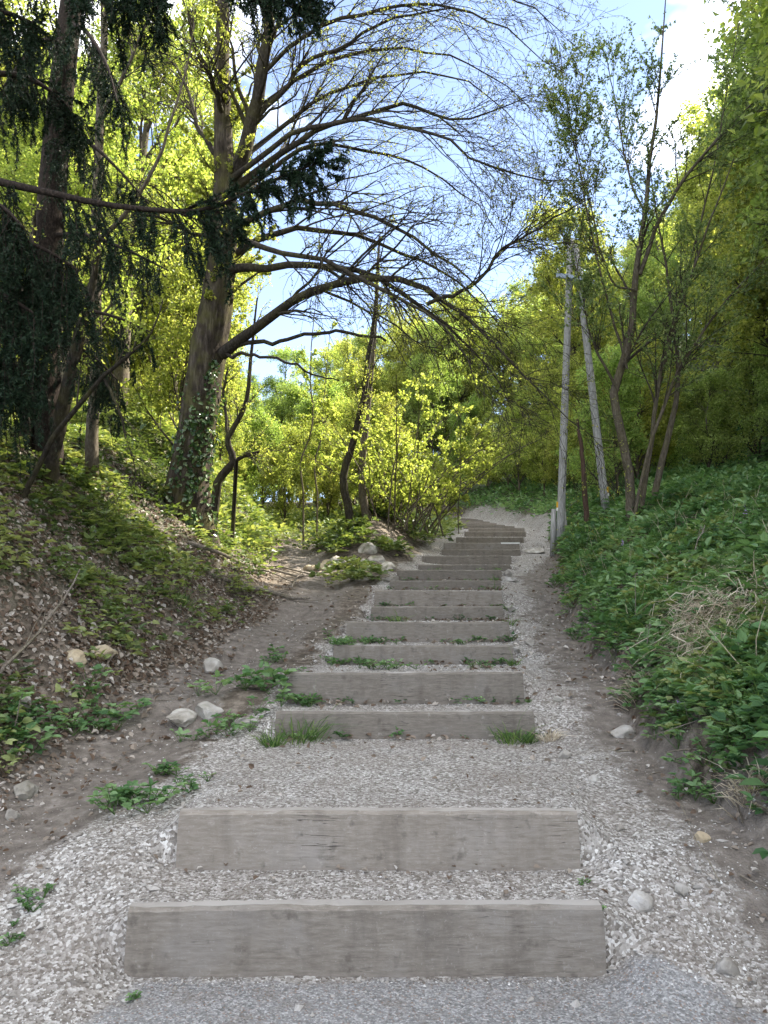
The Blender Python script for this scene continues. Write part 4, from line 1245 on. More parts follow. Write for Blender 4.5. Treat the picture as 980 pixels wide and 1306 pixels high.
for q, pts in enumerate((
    [(60, 330, 9, .03), (20, 320, 8.6, .025), (-30, 330, 8.2, .018), (-70, 350, 8, .008)],
    [(60, 450, 9, .03), (30, 445, 8.4, .025), (5, 460, 8.0, .018), (-25, 480, 7.8, .008)],
    [(60, 430, 9, .03), (95, 440, 8.6, .024), (125, 460, 8.4, .016), (150, 485, 8.3, .008)],
    [(62, 300, 9, .03), (110, 300, 8.6, .026), (160, 318, 8.2, .018), (215, 345, 8, .008)],
    [(59, 400, 9, .03), (100, 395, 8.5, .024), (150, 405, 8.2, .016), (195, 425, 8, .008)],
    [(60, 370, 9, .03), (40, 365, 8.2, .025), (20, 375, 7.6, .018), (0, 395, 7.2, .008)],
    [(72, 170, 9, .03), (110, 180, 8.6, .025), (150, 215, 8.3, .016), (190, 260, 8.1, .008)],
    [(85, 60, 9, .03), (60, 50, 8.4, .025), (35, 70, 8, .018), (5, 110, 7.7, .008)],
    [(88, 30, 9, .03), (110, 40, 8.2, .025), (135, 80, 7.7, .016), (150, 130, 7.4, .008)])):
    bough(spr, o1, [(a_[0], a_[1], a_[2] * SK, a_[3] * SK) for a_ in pts], 36, (.5, 1.35), 300 + q, 26)

o2x, o2y = -4.7, 6.4
o2 = np.array([o2x, o2y, float(height(np.array([o2x]), np.array([o2y]))[0])])
spr2 = empty("spruce_tree", tuple(o2), "spruce at the left edge whose long dark bough reaches across the big tree", "tree")
gg = Geo(); L_ = np.linspace(0, 1, 14)
tubes(gg, (o2 + np.stack([0.1 * np.sin(L_ * 5), 0 * L_, L_ * 13 - .3], 1))[None], (.24 * (1 - .85 * L_))[None], 14)
obj("trunk", gg.mesh("trunk", MAT["spruce_bark"], o2), spr2)
for q, (pts, nh, hg, tf) in enumerate((
    ([(-190, 190, 6.5, .045), (-60, 215, 6.4, .04), (0, 232, 6.3, .034), (60, 245, 6.2, .029), (130, 260, 6.1, .024), (200, 268, 6.0, .02), (260, 268, 5.95, .017), (310, 248, 5.9, .013), (360, 225, 5.8, .009), (412, 206, 5.7, .005)], 58, (.35, 1.05), 30),
    ([(-190, 270, 6.5, .04), (-60, 285, 6.4, .034), (10, 300, 6.3, .028), (60, 320, 6.2, .018), (100, 345, 6.1, .008)], 60, (.7, 1.7), 0),
    ([(-190, 350, 6.4, .04), (-60, 360, 6.1, .032), (0, 375, 5.9, .024), (45, 400, 5.8, .008)], 52, (.6, 1.6), 0),
    ([(-190, -60, 6.3, .04), (-40, -70, 6.0, .034), (60, -60, 5.8, .028), (150, -35, 5.6, .02), (205, -5, 5.5, .008)], 46, (.5, 1.0), 10),
    ([(-190, -120, 6.2, .05), (0, -130, 5.9, .04), (160, -110, 5.6, .03), (280, -70, 5.4, .02), (345, -30, 5.3, .013), (400, 0, 5.25, .006)], 40, (.3, .8), 30),
    ([(-190, 120, 6.5, .04), (-50, 100, 6.7, .032), (20, 95, 6.8, .026), (70, 120, 6.9, .016), (105, 160, 7, .007)], 34, (.4, .9), 8),
    ([(-190, 430, 6.3, .04), (-60, 430, 6.0, .03), (-10, 445, 5.9, .02), (25, 470, 5.8, .008)], 40, (.5, 1.1), 0),
    ([(-190, 200, 6.3, .04), (-60, 235, 6.0, .03), (0, 262, 5.9, .02), (30, 290, 5.8, .008)], 44, (.7, 1.5), 0),
    ([(-190, 60, 6.5, .04), (-50, 20, 6.2, .03), (0, 15, 6, .022), (45, 30, 5.9, .008)], 24, (.4, .9), 8))):
    bough(spr2, o2, pts, int(nh * 1.25), hg, 400 + q, 26, tf)

# ------------------------------------------------------------------ rocks and stones
_ico = bmesh.new(); bmesh.ops.create_icosphere(_ico, subdivisions=3, radius=1.0)
ICO_V = np.array([v.co[:] for v in _ico.verts]); ICO_F = np.array([[v.index for v in f.verts] for f in _ico.faces]); _ico.free()


def rock_mesh(name, seed, size, mat):
    rng = np.random.default_rng(seed)
    V = ICO_V.copy()
    for q in range(16):
        nrm = norm(rng.normal(size=3)); dlim = rng.uniform(.52, .9)
        pr = V @ nrm
        V -= np.maximum(pr - dlim, 0)[:, None] * nrm
    V += 0.10 * np.stack([fbm(V[:, 0] * 3 + 9 * k, V[:, 1] * 3 + V[:, 2] * 2 + 5, seed + k) for k in range(3)], 1) * 2
    V *= np.asarray(size)
    return mesh_np(name, V, ICO_F, MAT[mat], False)


ROCKS = [  # px, py, width px, height px, material, label
    (505, 692, 34, 20, "rock", "largest pale boulder in the rock pile, topmost by the shrub"),
    (470, 696, 26, 16, "rock", "low mossy boulder at the back left of the rock pile"),
    (465, 718, 20, 18, "stone", "bright white split rock at the front of the rock pile"),
    (482, 709, 26, 16, "rock", "mossy rock in the middle of the rock pile"),
    (492, 721, 34, 16, "rock", "broad flat rock at the front right of the rock pile"),
    (434, 714, 26, 20, "rock", "rounded rock at the left side of the rock pile"),
    (416, 718, 24, 16, "tan_stone", "tan rock left of the rock pile, beside the gully"),
    (397, 724, 18, 13, "tan_stone", "small tan rock lying in the gully track"),
    (460, 736, 28, 9, "rock", "flat slab lying in front of the rock pile"),
    (500, 738, 20, 9, "rock", "flat pale stone beside the tenth step"),
    (270, 848, 28, 22, "stone", "pale pointed rock on the left bank edge above the dirt track"),
    (236, 910, 46, 22, "rock", "low mossy white rock beside the dirt track"),
    (268, 903, 34, 24, "stone", "white block next to the low mossy rock by the dirt track"),
    (315, 919, 30, 15, "stone", "flat white stone sunk beside the green plants, left of the third step"),
    (33, 1005, 32, 26, "stone", "pale grey rock at the lower left edge among leaves"),
    (16, 1037, 18, 14, "stone", "small pale stone below the grey rock at the lower left"),
    (30, 892, 16, 16, "stone", "bright white stone in the leaves at far left"),
    (130, 830, 40, 20, "tan_stone", "mossy tan rock half buried in the left bank"),
    (95, 835, 26, 24, "tan_stone", "dark mossy stone left of the half buried tan rock"),
    (793, 933, 28, 17, "stone", "pale wedge-shaped stone at the foot of the right bank"),
    (719, 961, 18, 12, "stone", "small grey stone right of the third step"),
    (757, 992, 15, 11, "stone", "small bluish stone on the gravel right of the landing"),
    (895, 1067, 20, 15, "tan_stone", "tan stone on the dirt near the right bank"),
    (868, 1132, 20, 17, "stone", "flat white stone on the dirt, right of the second step"),
    (816, 1146, 28, 20, "stone", "grey flat stone on gravel just right of the second step"),
    (928, 1230, 30, 28, "stone", "large white block at the lower right near the asphalt"),
    (675, 818, 15, 9, "stone", "white stone on the gravel beside the sixth step"),
    (660, 836, 10, 7, "stone", "small white stone beside the fifth step"),
    (650, 775, 14, 9, "stone", "white stone at the right end of the seventh step"),
    (648, 731, 12, 10, "stone", "pale stone at the right end of the eleventh step"),
    (652, 738, 22, 6, "stone", "thin flat slab beside the tenth step"),
    (682, 700, 26, 8, "rock", "pale flat rock beside the upper stairs by the pole"),
    (712, 890, 12, 8, "stone", "small stone on the brown path right of the fourth step"),
    (790, 1055, 12, 9, "stone", "small white stone on the gravel right of the landing's end"),
    (640, 925, 0, 0, None, None),
]
for q, (px, py, w_, h_, mt, lab) in enumerate(ROCKS):
    if mt is None: continue
    p, dd = hit(px, py + h_ * .35)
    sx = w_ * dd / FPX / 1.55; sz = h_ * dd / FPX / 1.5
    o = obj("boulder" if w_ * dd > 330 else "stone", rock_mesh("rock", 900 + q, (sx, sx * random.uniform(.7, 1), max(sz, sx * .35)), mt), None, (p[0], p[1], p[2] + sz * (-.05 if w_ * dd > 330 else .14)))
    o.rotation_euler = (random.uniform(-.25, .25), random.uniform(-.25, .25), random.uniform(0, 6.28))
    tag(o, lab, "rock" if w_ * dd > 330 else "stone", "rocks beside the path" if w_ * dd > 330 else "loose stones beside the path")


# ------------------------------------------------------------------ scatter helpers
def scatter(n, xr, yr, rng, wfun, ypow=1.0):
    """points on the ground, accepted with weight wfun(x, y); ypow > 1 crowds them towards the near end"""
    m = n * 6
    x = rng.uniform(xr[0], xr[1], m)
    u = rng.random(m) ** ypow
    y = yr[0] + (yr[1] - yr[0]) * u
    ok = rng.random(m) < wfun(x, y)
    x, y = x[ok][:n], y[ok][:n]
    z = height(x, y)
    return np.stack([x, y, z], 1)


def gnormal(P):
    e = .05
    hx = (height(P[:, 0] + e, P[:, 1]) - height(P[:, 0] - e, P[:, 1])) / (2 * e)
    hy = (height(P[:, 0], P[:, 1] + e) - height(P[:, 0], P[:, 1] - e)) / (2 * e)
    return norm(np.stack([-hx, -hy, np.ones(len(P))], 1))


def inview(x, y, margin=.16):
    return (np.abs(x) < (0.52 + margin) * y + 0.4) & (y > 2.2)


PYR_V = np.array([[1, 0, -.35], [0, 1, -.35], [-1, 0, -.35], [0, -1, -.35], [.2, .1, .8]])
PYR_F = np.array([[0, 1, 4], [1, 2, 4], [2, 3, 4], [3, 0, 4]])
OCT_V = np.array([[1, 0, 0], [-1, 0, 0], [0, 1, 0], [0, -1, 0], [0, 0, 1], [0, 0, -1.0]])
OCT_F = np.array([[0, 2, 4], [2, 1, 4], [1, 3, 4], [3, 0, 4], [2, 0, 5], [1, 2, 5], [3, 1, 5], [0, 3, 5]])


def pebbles(geo, P, size, rng, rnd=None, BV=PYR_V, BF=PYR_F):
    n = len(P)
    nv = len(BV)
    V = BV[None] * rng.uniform(.55, 1.25, (n, nv, 1)) + rng.normal(size=(n, nv, 3)) * .2
    V *= size[:, None, None] * np.stack([np.ones(n), rng.uniform(.6, 1, n), rng.uniform(.4, .75, n)], 1)[:, None, :]
    a_ = rng.uniform(0, 6.28, n); c, s_ = np.cos(a_), np.sin(a_)
    X = V[..., 0] * c[:, None] - V[..., 1] * s_[:, None]; Y = V[..., 0] * s_[:, None] + V[..., 1] * c[:, None]
    V = np.stack([X, Y, V[..., 2]], -1) + P[:, None, :] + np.array([0, 0, 1]) * size[:, None, None] * .15
    F = (np.arange(n)[:, None, None] * nv + BF[None]).reshape(-1, 3)
    r = rng.random(n) if rnd is None else rnd
    geo.add(V.reshape(-1, 3), F, np.repeat(r, nv))


def step_clear(x, y):
    """1 off the planks, 0 where a plank stands"""
    i = np.clip(np.searchsorted(SY, y + .0), 1, len(SY)) - 1
    on = (y - SY[i] > -.012) & (y - SY[i] < .10) & (np.abs(x - SX[i]) < 1.02)
    return (~on).astype(float)


rng = np.random.default_rng(5)
gg = Geo()


def w_gravel(x, y):
    gr, di, asp, gn = masks(x, y)
    return np.clip(gr * (1 - asp) * np.clip(0.15 + 1.5 * vnoise(x * 3, y * 3, 8) + 1.5 * fbm(x * .9, y * .9, 83), .08, 1) + .10 * di * (1 - asp), 0, 1) * step_clear(x, y) * inview(x, y)


P = scatter(42000, (-3.2, 3.0), (2.5, 8.5), rng, w_gravel, 1.5)
pebbles(gg, P, np.clip(rng.lognormal(-5.5, .42, len(P)) * (1 + 1.3 * fbm(P[:, 0] * .8, P[:, 1] * .8, 85)), .0024, .0115), rng, np.clip(rng.random(len(P)) ** .8 + .9 * fbm(P[:, 0] * 1.1, P[:, 1] * 1.1, 84), 0, 1))
P = scatter(16000, (-3, 6), (8, 27), rng, w_gravel, 1.3)
pebbles(gg, P, np.clip(rng.lognormal(-4.6, .4, len(P)), .006, .035), rng, rng.random(len(P)) ** .8)


def w_side(x, y):
    gr, di, asp, gn = masks(x, y)
    return np.clip((.25 + gr) * (asp < .7) * (np.abs(x - path_x(y)) > 1.0) * (1 - gn) * .8 + .16 * (asp > .55), 0, 1) * step_clear(x, y) * inview(x, y)


P = scatter(3000, (-3.2, 3.0), (2.5, 12), rng, w_side, 1.5)
pebbles(gg, P, np.clip(rng.lognormal(-4.6, .45, len(P)), .006, .028), rng, .2 + .65 * rng.random(len(P)), OCT_V, OCT_F)
# stones and grit gathered against the foot of each plank
for k in range(12):
    n = 330 if k < 6 else 160
    x = SX[k] + rng.uniform(-1.0, 1.0, n); y = SY[k] - np.abs(rng.normal(0, .035, n)) - .008
    P = np.stack([x, y, height(x, y)], 1)
    pebbles(gg, P, np.clip(rng.lognormal(-5.1, .5, n), .003, .018), rng, rng.random(n) ** 1.4)
tag(obj("gravel", gg.mesh("gravel", MAT["gravel"], (0, 0, 0), False)), "crushed white limestone gravel over the path", "gravel", None, "stuff")

# dead leaves
gg = Geo()


def w_litter(x, y):
    gr, di, asp, gn = masks(x, y)
    l_ = smooth(-.35, .25, left_foot(y) - x) * (.25 + 1.3 * np.clip(fbm(x * .9, y * .9, 91) + .5, 0, 1))
    r_ = smooth(-.55, -.05, x - right_foot(y)) * (.35 + .5 * vnoise(x * 2, y * 2, 77))
    return np.clip(np.maximum(l_, r_) * (1 - gr) * (1 - asp) * (1 - .6 * di) + .06 * di, 0, 1) * inview(x, y)


P = np.vstack([scatter(22000, (-9, 7), (2.6, 26), rng, w_litter, 1.6), scatter(17000, (-6.5, -1.6), (3, 12), rng, w_litter, 1.3)])
y = rng.uniform(3.5, 13, 520)
x = path_x(y) + rng.choice([-1, 1], 520, p=[.35, .65]) * np.abs(rng.normal(.75, .4, 520))
ok = step_clear(x, y) > 0
x2 = np.concatenate([SX[k] + rng.uniform(-1, 1, 26) for k in range(1, 10)]); y2 = np.concatenate([SY[k] - np.abs(rng.normal(0, .05, 26)) - .015 for k in range(1, 10)])
x, y = np.concatenate([x[ok], x2]), np.concatenate([y[ok], y2])
P = np.vstack([P, np.stack([x, y, height(x, y) + .004], 1)])
N_ = gnormal(P)
D = norm(np.cross(N_, rng.normal(size=P.shape)) + N_ * rng.uniform(-.1, .5, len(P))[:, None])
Ls_ = rng.uniform(.024, .075, len(P)) * (.55 + .45 * smooth(3.5, 7, P[:, 1]))
leaves(gg, P + N_ * rng.uniform(.005, .03, len(P))[:, None], D, Ls_, Ls_ * rng.uniform(.5, .9, len(P)), rng, .35, True, norm(N_ + rng.normal(size=P.shape) * .35), rng.random(len(P)))
tag(obj("leaf_litter", gg.mesh("leaf_litter", MAT["litter"], (0, 0, 0), False)), "brown and bleached dead leaves on the banks", "leaf litter", None, "stuff")

# dead twigs lying on the banks
gg = Geo()
P = scatter(1500, (-8, 7), (3, 20), rng, w_litter, 1.3)
N_ = gnormal(P)
D = norm(np.cross(N_, rng.normal(size=P.shape)) + N_ * rng.uniform(0, .35, len(P))[:, None])
L_ = rng.uniform(.12, .55, len(P))
s = np.linspace(0, 1, 5)[None, :, None]
Q = P[:, None] + N_[:, None] * .015 + D[:, None] * s * L_[:, None, None] + np.cumsum(rng.normal(size=(len(P), 5, 3)) * .02, 1) * L_[:, None, None]
tubes(gg, Q, np.linspace(1, .4, 5)[None] * rng.uniform(.0025, .007, len(P))[:, None], 4, rng.random(len(P)))
tag(obj("twig_litter", gg.mesh("twig_litter", MAT["deadwood"], (0, 0, 0), True)), "thin dead twigs strewn over the banks", "twigs", None, "stuff")


# ------------------------------------------------------------------ herbs and grass
def herb(geo, P, N_, size, rng, nl=7, trif=True, six=True):
    """low leafy plants: each has nl leaf stalks, three leaflets on each"""
    n = len(P)
    src = np.repeat(np.arange(n), nl)
    m = len(src)
    out = np.cross(N_[src], norm(rng.normal(size=(m, 3))))
    up = rng.uniform(.35, 1.3, m)[:, None]
    D = norm(out + N_[src] * .4 * up + np.array([0, 0, .7]) * up)
    L = size[src] * rng.uniform(.5, 1.2, m)
    tip = P[src] + D * L[:, None]
    r0 = np.clip(rng.normal(.5, .2, n)[src] + 1.9 * fbm(P[:, 0] * 1.3, P[:, 1] * 1.3, 44)[src] + .06 + rng.normal(size=m) * .15, 0, 1)
    sw = np.cross(D, np.array([0, 0, 1.0])); sw = norm(sw)
    ll = size[src] * rng.uniform(.38, .62, m)
    hz = norm(D * np.array([1, 1, .25]) + np.array([0, 0, .05]))
    nu = norm(np.array([0, 0, 1.0]) + rng.normal(size=(m, 3)) * .35)
    for k in ((0, 1, 2) if trif else (0,)):
        dd = hz if k == 0 else norm(hz * .45 + sw * (1 if k == 1 else -1))
        leaves(geo, tip, norm(dd + rng.normal(size=(m, 3)) * .15), ll * (1 if k == 0 else .85), ll * .62, rng, .18, six, nu, r0)
    # stalks
    line = np.stack([P[src], P[src] * .4 + tip * .6 + D * 0, tip], 1)
    return line, L


def herb_layer(name, label, cat, n, xr, yr, wf, ypow, size, mat, seed, nl=6, trif=True):
    rng = np.random.default_rng(seed)
    gg = Geo()
    P = scatter(n, xr, yr, rng, wf, ypow)
    N_ = gnormal(P)
    sz = rng.uniform(size[0], size[1], len(P)) * (1 + .02 * P[:, 1])
    nr = P[:, 1] < 6.8
    if nr.any(): herb(gg, P[nr], N_[nr], sz[nr], rng, nl)
    if (~nr).any(): herb(gg, P[~nr], N_[~nr], sz[~nr] * (1 if trif else 1.15), rng, nl, trif, False)
    return tag(obj(name, gg.mesh(name, MAT[mat], (0, 0, 0), False)), label, cat, None, "stuff")


def w_right(x, y):
    t_ = x - right_foot(y)
    return np.clip(smooth(.02, .35, t_ + .3 * fbm(x * 2, y * 2, 14)) * (.35 + 1.1 * vnoise(x * 1.6, y * 1.6, 15)), 0, 1) * inview(x, y)


def w_left(x, y):
    t_ = left_foot(y) - x
    return np.clip(smooth(.0, 1.2, t_ + .8 * fbm(x * 1.2, y * 1.2, 16)) * smooth(.34, .56, .6 * vnoise(x * 1.3, y * 1.3, 17) + .4 * vnoise(x * 4, y * 4, 18) + .1 * smooth(1, 3, t_)), 0, 1) * inview(x, y)


herb_layer("undergrowth", "dense low green herbs covering the right bank", "undergrowth", 5700, (1.8, 9), (2.8, 22), w_right, 1.7, (.07, .16), "herb", 61)
herb_layer("undergrowth", "pale yellow-green herbs in patches on the right bank", "undergrowth", 1900, (1.9, 9), (3, 20),
           lambda x, y: w_right(x, y) * smooth(.5, .7, vnoise(x * 1.1, y * 1.1, 48)), 1.6, (.07, .15), "herb_warm", 66)
herb_layer("undergrowth", "loose low herbs and bramble covering the left bank", "undergrowth", 6600, (-10, -1.6), (3, 24), w_left, 1.6, (.06, .17), "herb_warm", 62)


def w_hill(x, y):
    return (x > right_foot(y) + .3) * (.5 + .5 * vnoise(x, y, 19)) * inview(x, y)


herb_layer("undergrowth", "green ground cover on the hillside behind the poles", "undergrowth", 7000, (3, 24), (14, 42), w_hill, 1.4, (.10, .22), "herb", 63, 6, False)


def w_gully(x, y):
    t_ = np.abs(x - (dirt_x(y) + path_x(y) - 1.0) / 2)
    return (t_ < .75) * (masks(x, y)[0] < .3) * smooth(.42, .6, vnoise(x * 1.7, y * 1.7, 23))


herb_layer("undergrowth", "green plants round the rock pile left of the stairs", "undergrowth", 900, (-3, 4), (13.5, 27), w_gully, 1.0, (.14, .26), "herb_warm", 64, 6)


herb_layer("undergrowth", "low plants over the floor of the gully and the crest", "undergrowth", 2600, (-7, 3.5), (19, 42),
           lambda x, y: (x < path_x(y) - 1.3) * (x > left_foot(y) - .5) * smooth(.3, .5, vnoise(x * 1.4, y * 1.4, 27) + .3 * smooth(24, 30, y)), 1.2, (.12, .26), "herb_warm", 67, 6, False)


def w_fol(x, y):
    t_ = left_foot(y) - x
    return (t_ > .2) * smooth(.4, .55, vnoise(x * .9, y * .9, 24)) * inview(x, y)


herb_layer("undergrowth", "sunny green plants on the far left bank below the wood", "undergrowth", 5500, (-24, -2), (14, 40), w_fol, 1.3, (.10, .24), "herb_warm", 65, 6, False)

# broad leaves standing above the carpet
gg = Geo()
P = scatter(420, (1.9, 8), (3.2, 15), rng, w_right, 1.5)
herb(gg, P, gnormal(P), rng.uniform(.16, .27, len(P)), rng, 5, False)
tag(obj("broad_leaf_herbs", gg.mesh("broad_leaf_herbs", MAT["herb"], (0, 0, 0), False)), "broader single leaves rising above the right bank herbs", "undergrowth", None, "stuff")
# dead stems standing in the right bank
gg = Geo()
P = scatter(260, (2.0, 8), (3.2, 16), rng, w_right, 1.4)
s_ = np.linspace(0, 1, 5)[None, :, None]
D = norm(np.array([-.1, -.2, 1.0]) + rng.normal(size=P.shape) * .45)
Q = P[:, None] + D[:, None] * s_ * rng.uniform(.15, .5, len(P))[:, None, None] + np.cumsum(rng.normal(size=(len(P), 5, 3)) * .012, 1)
tubes(gg, Q, np.linspace(1, .5, 5)[None] * rng.uniform(.0025, .005, len(P))[:, None], 4)
tag(obj("dead_stems", gg.mesh("dead_stems", MAT["dry"], (0, 0, 0))), "dry dead stems poking out of the right bank herbs", "dead stems", None, "stuff")
# tiny weeds rooted along the foot of the planks
gg = Geo()
x = np.concatenate([SX[k] + rng.choice([-1, 1], n_) * (1 - np.abs(rng.normal(0, .4, n_))) for k, n_ in zip(range(2, 11), (18, 14, 30, 26, 20, 16, 14, 12, 10))])
y = np.concatenate([SY[k] - np.abs(rng.normal(0, .02, n_)) - .02 for k, n_ in zip(range(2, 11), (18, 14, 30, 26, 20, 16, 14, 12, 10))])
P = np.stack([x, y, height(x, y)], 1)
herb(gg, P, np.tile(np.array([0, 0, 1.0]), (len(P), 1)), rng.uniform(.03, .085, len(P)), rng, 6)
tag(obj("step_weeds", gg.mesh("step_weeds", MAT["herb"], (0, 0, 0), False)), "tiny green weeds rooted along the foot of the steps", "weeds", None, "stuff")
# grass among the right bank herbs
gg = Geo()
P = scatter(19000, (1.9, 9), (2.9, 20), rng, lambda x, y: w_right(x, y) * smooth(.38, .6, vnoise(x * 2.2, y * 2.2, 29)), 1.8)
N_ = gnormal(P)
D = norm(N_ * .3 + np.array([0, 0, 1]) + rng.normal(size=P.shape) * .35)
bd = norm(rng.normal(size=P.shape) * np.array([1, 1, .1]) + np.array([-.3, -.4, -.5]))
blades(gg, P, D, rng.uniform(.12, .42, len(P)), rng.uniform(.004, .008, len(P)), bd, rng)
tag(obj("bank_grass", gg.mesh("bank_grass", MAT["grass"], (0, 0, 0), False)), "thin grass growing through the right bank herbs", "grass", None, "stuff")


def tuft(name, label, cat, px, py, hpx, n, seed, mat="grass", lean=(0, 0), group=None, spread=.5, wide=.006):
    rng = np.random.default_rng(seed)
    p, dd = hit(px, py)
    L0 = hpx * dd / FPX
    C = np.zeros((n, 3)); C[:, :2] = rng.normal(size=(n, 2)) * L0 * spread * .35
    C[:, 2] = height(C[:, 0] + p[0], C[:, 1] + p[1]) - p[2] - .01
    D = norm(np.stack([C[:, 0] / max(L0, .01) * 1.1 + rng.normal(size=n) * .22 + lean[0], C[:, 1] / max(L0, .01) * 1.1 + rng.normal(size=n) * .22 + lean[1], np.ones(n)], 1))
    bd = norm(D * np.array([1, 1, 0]) + np.array([0, 0, -.35]) + rng.normal(size=D.shape) * .2)
    gg = Geo()
    blades(gg, C, D, L0 * rng.uniform(.55, 1.25, n), wide * rng.uniform(.7, 1.3, n) * max(1, dd / 7), bd, rng)
    o = obj(name, gg.mesh(name, MAT[mat], (0, 0, 0), False), None, tuple(p))
    return tag(o, label, cat, group)


GT = "grass tufts on and beside the steps"
for q, a_ in enumerate([
    ("grass_tuft", "dark green grass tuft leaning over the left end of the third step", "grass", 388, 946, 62, 90, "grass", (.25, 0)),
    ("grass_tuft", "bushy grass tuft left of the third step's left end", "grass", 348, 952, 34, 110, "grass", (0, 0)),
    ("grass_tuft", "spreading grass tuft before the right part of the third step", "grass", 652, 948, 42, 80, "grass", (-.1, 0)),
    ("grass_tuft", "low grass tuft at the right end of the third step", "grass", 674, 948, 26, 80, "grass", (0, 0)),
    ("dry_grass_tuft", "yellowish dry grass tuft just right of the third step", "grass", 701, 944, 24, 110, "dry", (0, 0)),
    ("grass_tuft", "upright small grass tuft in front of the seventh step", "grass", 508, 795, 22, 60, "grass", (0, 0)),
    ("grass_tuft", "small grass tuft at the right end of the fifth step", "grass", 655, 849, 20, 60, "grass", (0, 0)),
    ("grass_tuft", "low grass clump before the middle of the fifth step", "grass", 606, 852, 14, 60, "grass", (0, 0)),
    ("grass_tuft", "small grass tuft at the right end of the sixth step", "grass", 652, 818, 16, 50, "grass", (0, 0)),
    ("grass_tuft", "small grass tuft at the right end of the ninth step", "grass", 632, 752, 12, 50, "grass", (0, 0)),
    ("grass_tuft", "tiny grass tuft at the right end of the seventh step", "grass", 648, 778, 12, 40, "grass", (0, 0)),
    ("grass_clump", "tall dark grass clump in the middle of the right bank", "grass", 842, 808, 44, 160, "grass", (.1, 0)),
    ("grass_clump", "dark grass clump right of the tall one on the right bank", "grass", 872, 800, 38, 110, "grass", (.1, 0)),
    ("grass_clump", "tall bright grass clump at the right edge below the dry straw", "grass", 940, 880, 62, 150, "grass", (0, 0)),
    ("grass_clump", "grass clump at the right edge above the dry straw", "grass", 965, 692, 36, 130, "grass", (0, 0)),
    ("grass_clump", "small grass clump on the left bank below the big tree", "grass", 232, 770, 30, 80, "grass", (0, 0)),
    ("dry_grass_clump", "pale dry straw clump at the foot of the right bank", "dry grass", 815, 880, 36, 130, "dry", (-.3, -.2)),
    ("dry_grass_clump", "dry grass hanging from the right bank at the lower right edge", "dry grass", 955, 1010, 50, 130, "dry", (-.3, -.4)),
]):
    nm, lab, cat, px, py, hp, n, mt, ln = a_
    tuft(nm, lab, cat, px, py, hp, n, 700 + q, mt, ln, GT if py < 960 and px < 720 else "clumps on the banks")

# heap of dry straw draped over the right bank
gs = Geo()
cs = []
for (x0, y0, x1, y1, n) in ((968, 735, 880, 850, 680), (980, 770, 900, 835, 480), (935, 750, 850, 820, 280)):
    for q in range(n):
        t_ = random.random()
        cs.append((x0 + (x1 - x0) * t_ + random.gauss(0, 20), y0 + (y1 - y0) * t_ + random.gauss(0, 17)))
C = np.array([hit(a_, b_)[0] for a_, b_ in cs[::4]]); C = np.repeat(C, 4, 0) + rng.normal(size=(len(C) * 4, 3)) * np.array([.06, .06, 0]); C[:, 2] = height(C[:, 0], C[:, 1]) + rng.uniform(.02, .16, len(C))
N_ = gnormal(C)
D = norm(np.array([-.6, -.45, -.15]) + rng.normal(size=C.shape) * .62 + N_ * .3)
blades(gs, C, D, rng.uniform(.12, .42, len(C)), rng.uniform(.005, .010, len(C)), norm(np.array([-.3, -.5, -1]) + rng.normal(size=C.shape) * .3), rng)
so = C.mean(0)
tag(obj("straw_heap", gs.mesh("straw_heap", MAT["dry"], so, False), None, tuple(so)), "heap of pale dry straw draped over the right bank at the edge", "dry grass", "clumps on the banks")


def herb_plant(label, px, py, wpx, nl, seed, mat="herb", group="leafy plants beside the path", leaf=.5):
    rng = np.random.default_rng(seed)
    p, dd = hit(px, py)
    W = wpx * (1.45 if mat == 'herb' and px < 420 else 1.1) * dd / FPX
    n = max(3, nl // 3)
    Q = np.zeros((n, 3)); Q[:, :2] = rng.normal(size=(n, 2)) * W * .26
    Q[:, 2] = height(Q[:, 0] + p[0], Q[:, 1] + p[1]) - p[2]
    N_ = np.tile(np.array([0, 0, 1.0]), (n, 1))
    e = empty("leafy_plant", tuple(p), label, "plant", group)
    gg = Geo(); line, L = herb(gg, Q, N_, W * leaf * rng.uniform(.55, 1.0, n), rng, 6)
    obj("foliage", gg.mesh("foliage", MAT[mat], (0, 0, 0), False), e)
    gg = Geo(); tubes(gg, line, np.full(line.shape[:2], .0022) * max(1, dd / 8), 3)
    obj("stalks", gg.mesh("stalks", MAT["grass"], (0, 0, 0)), e)


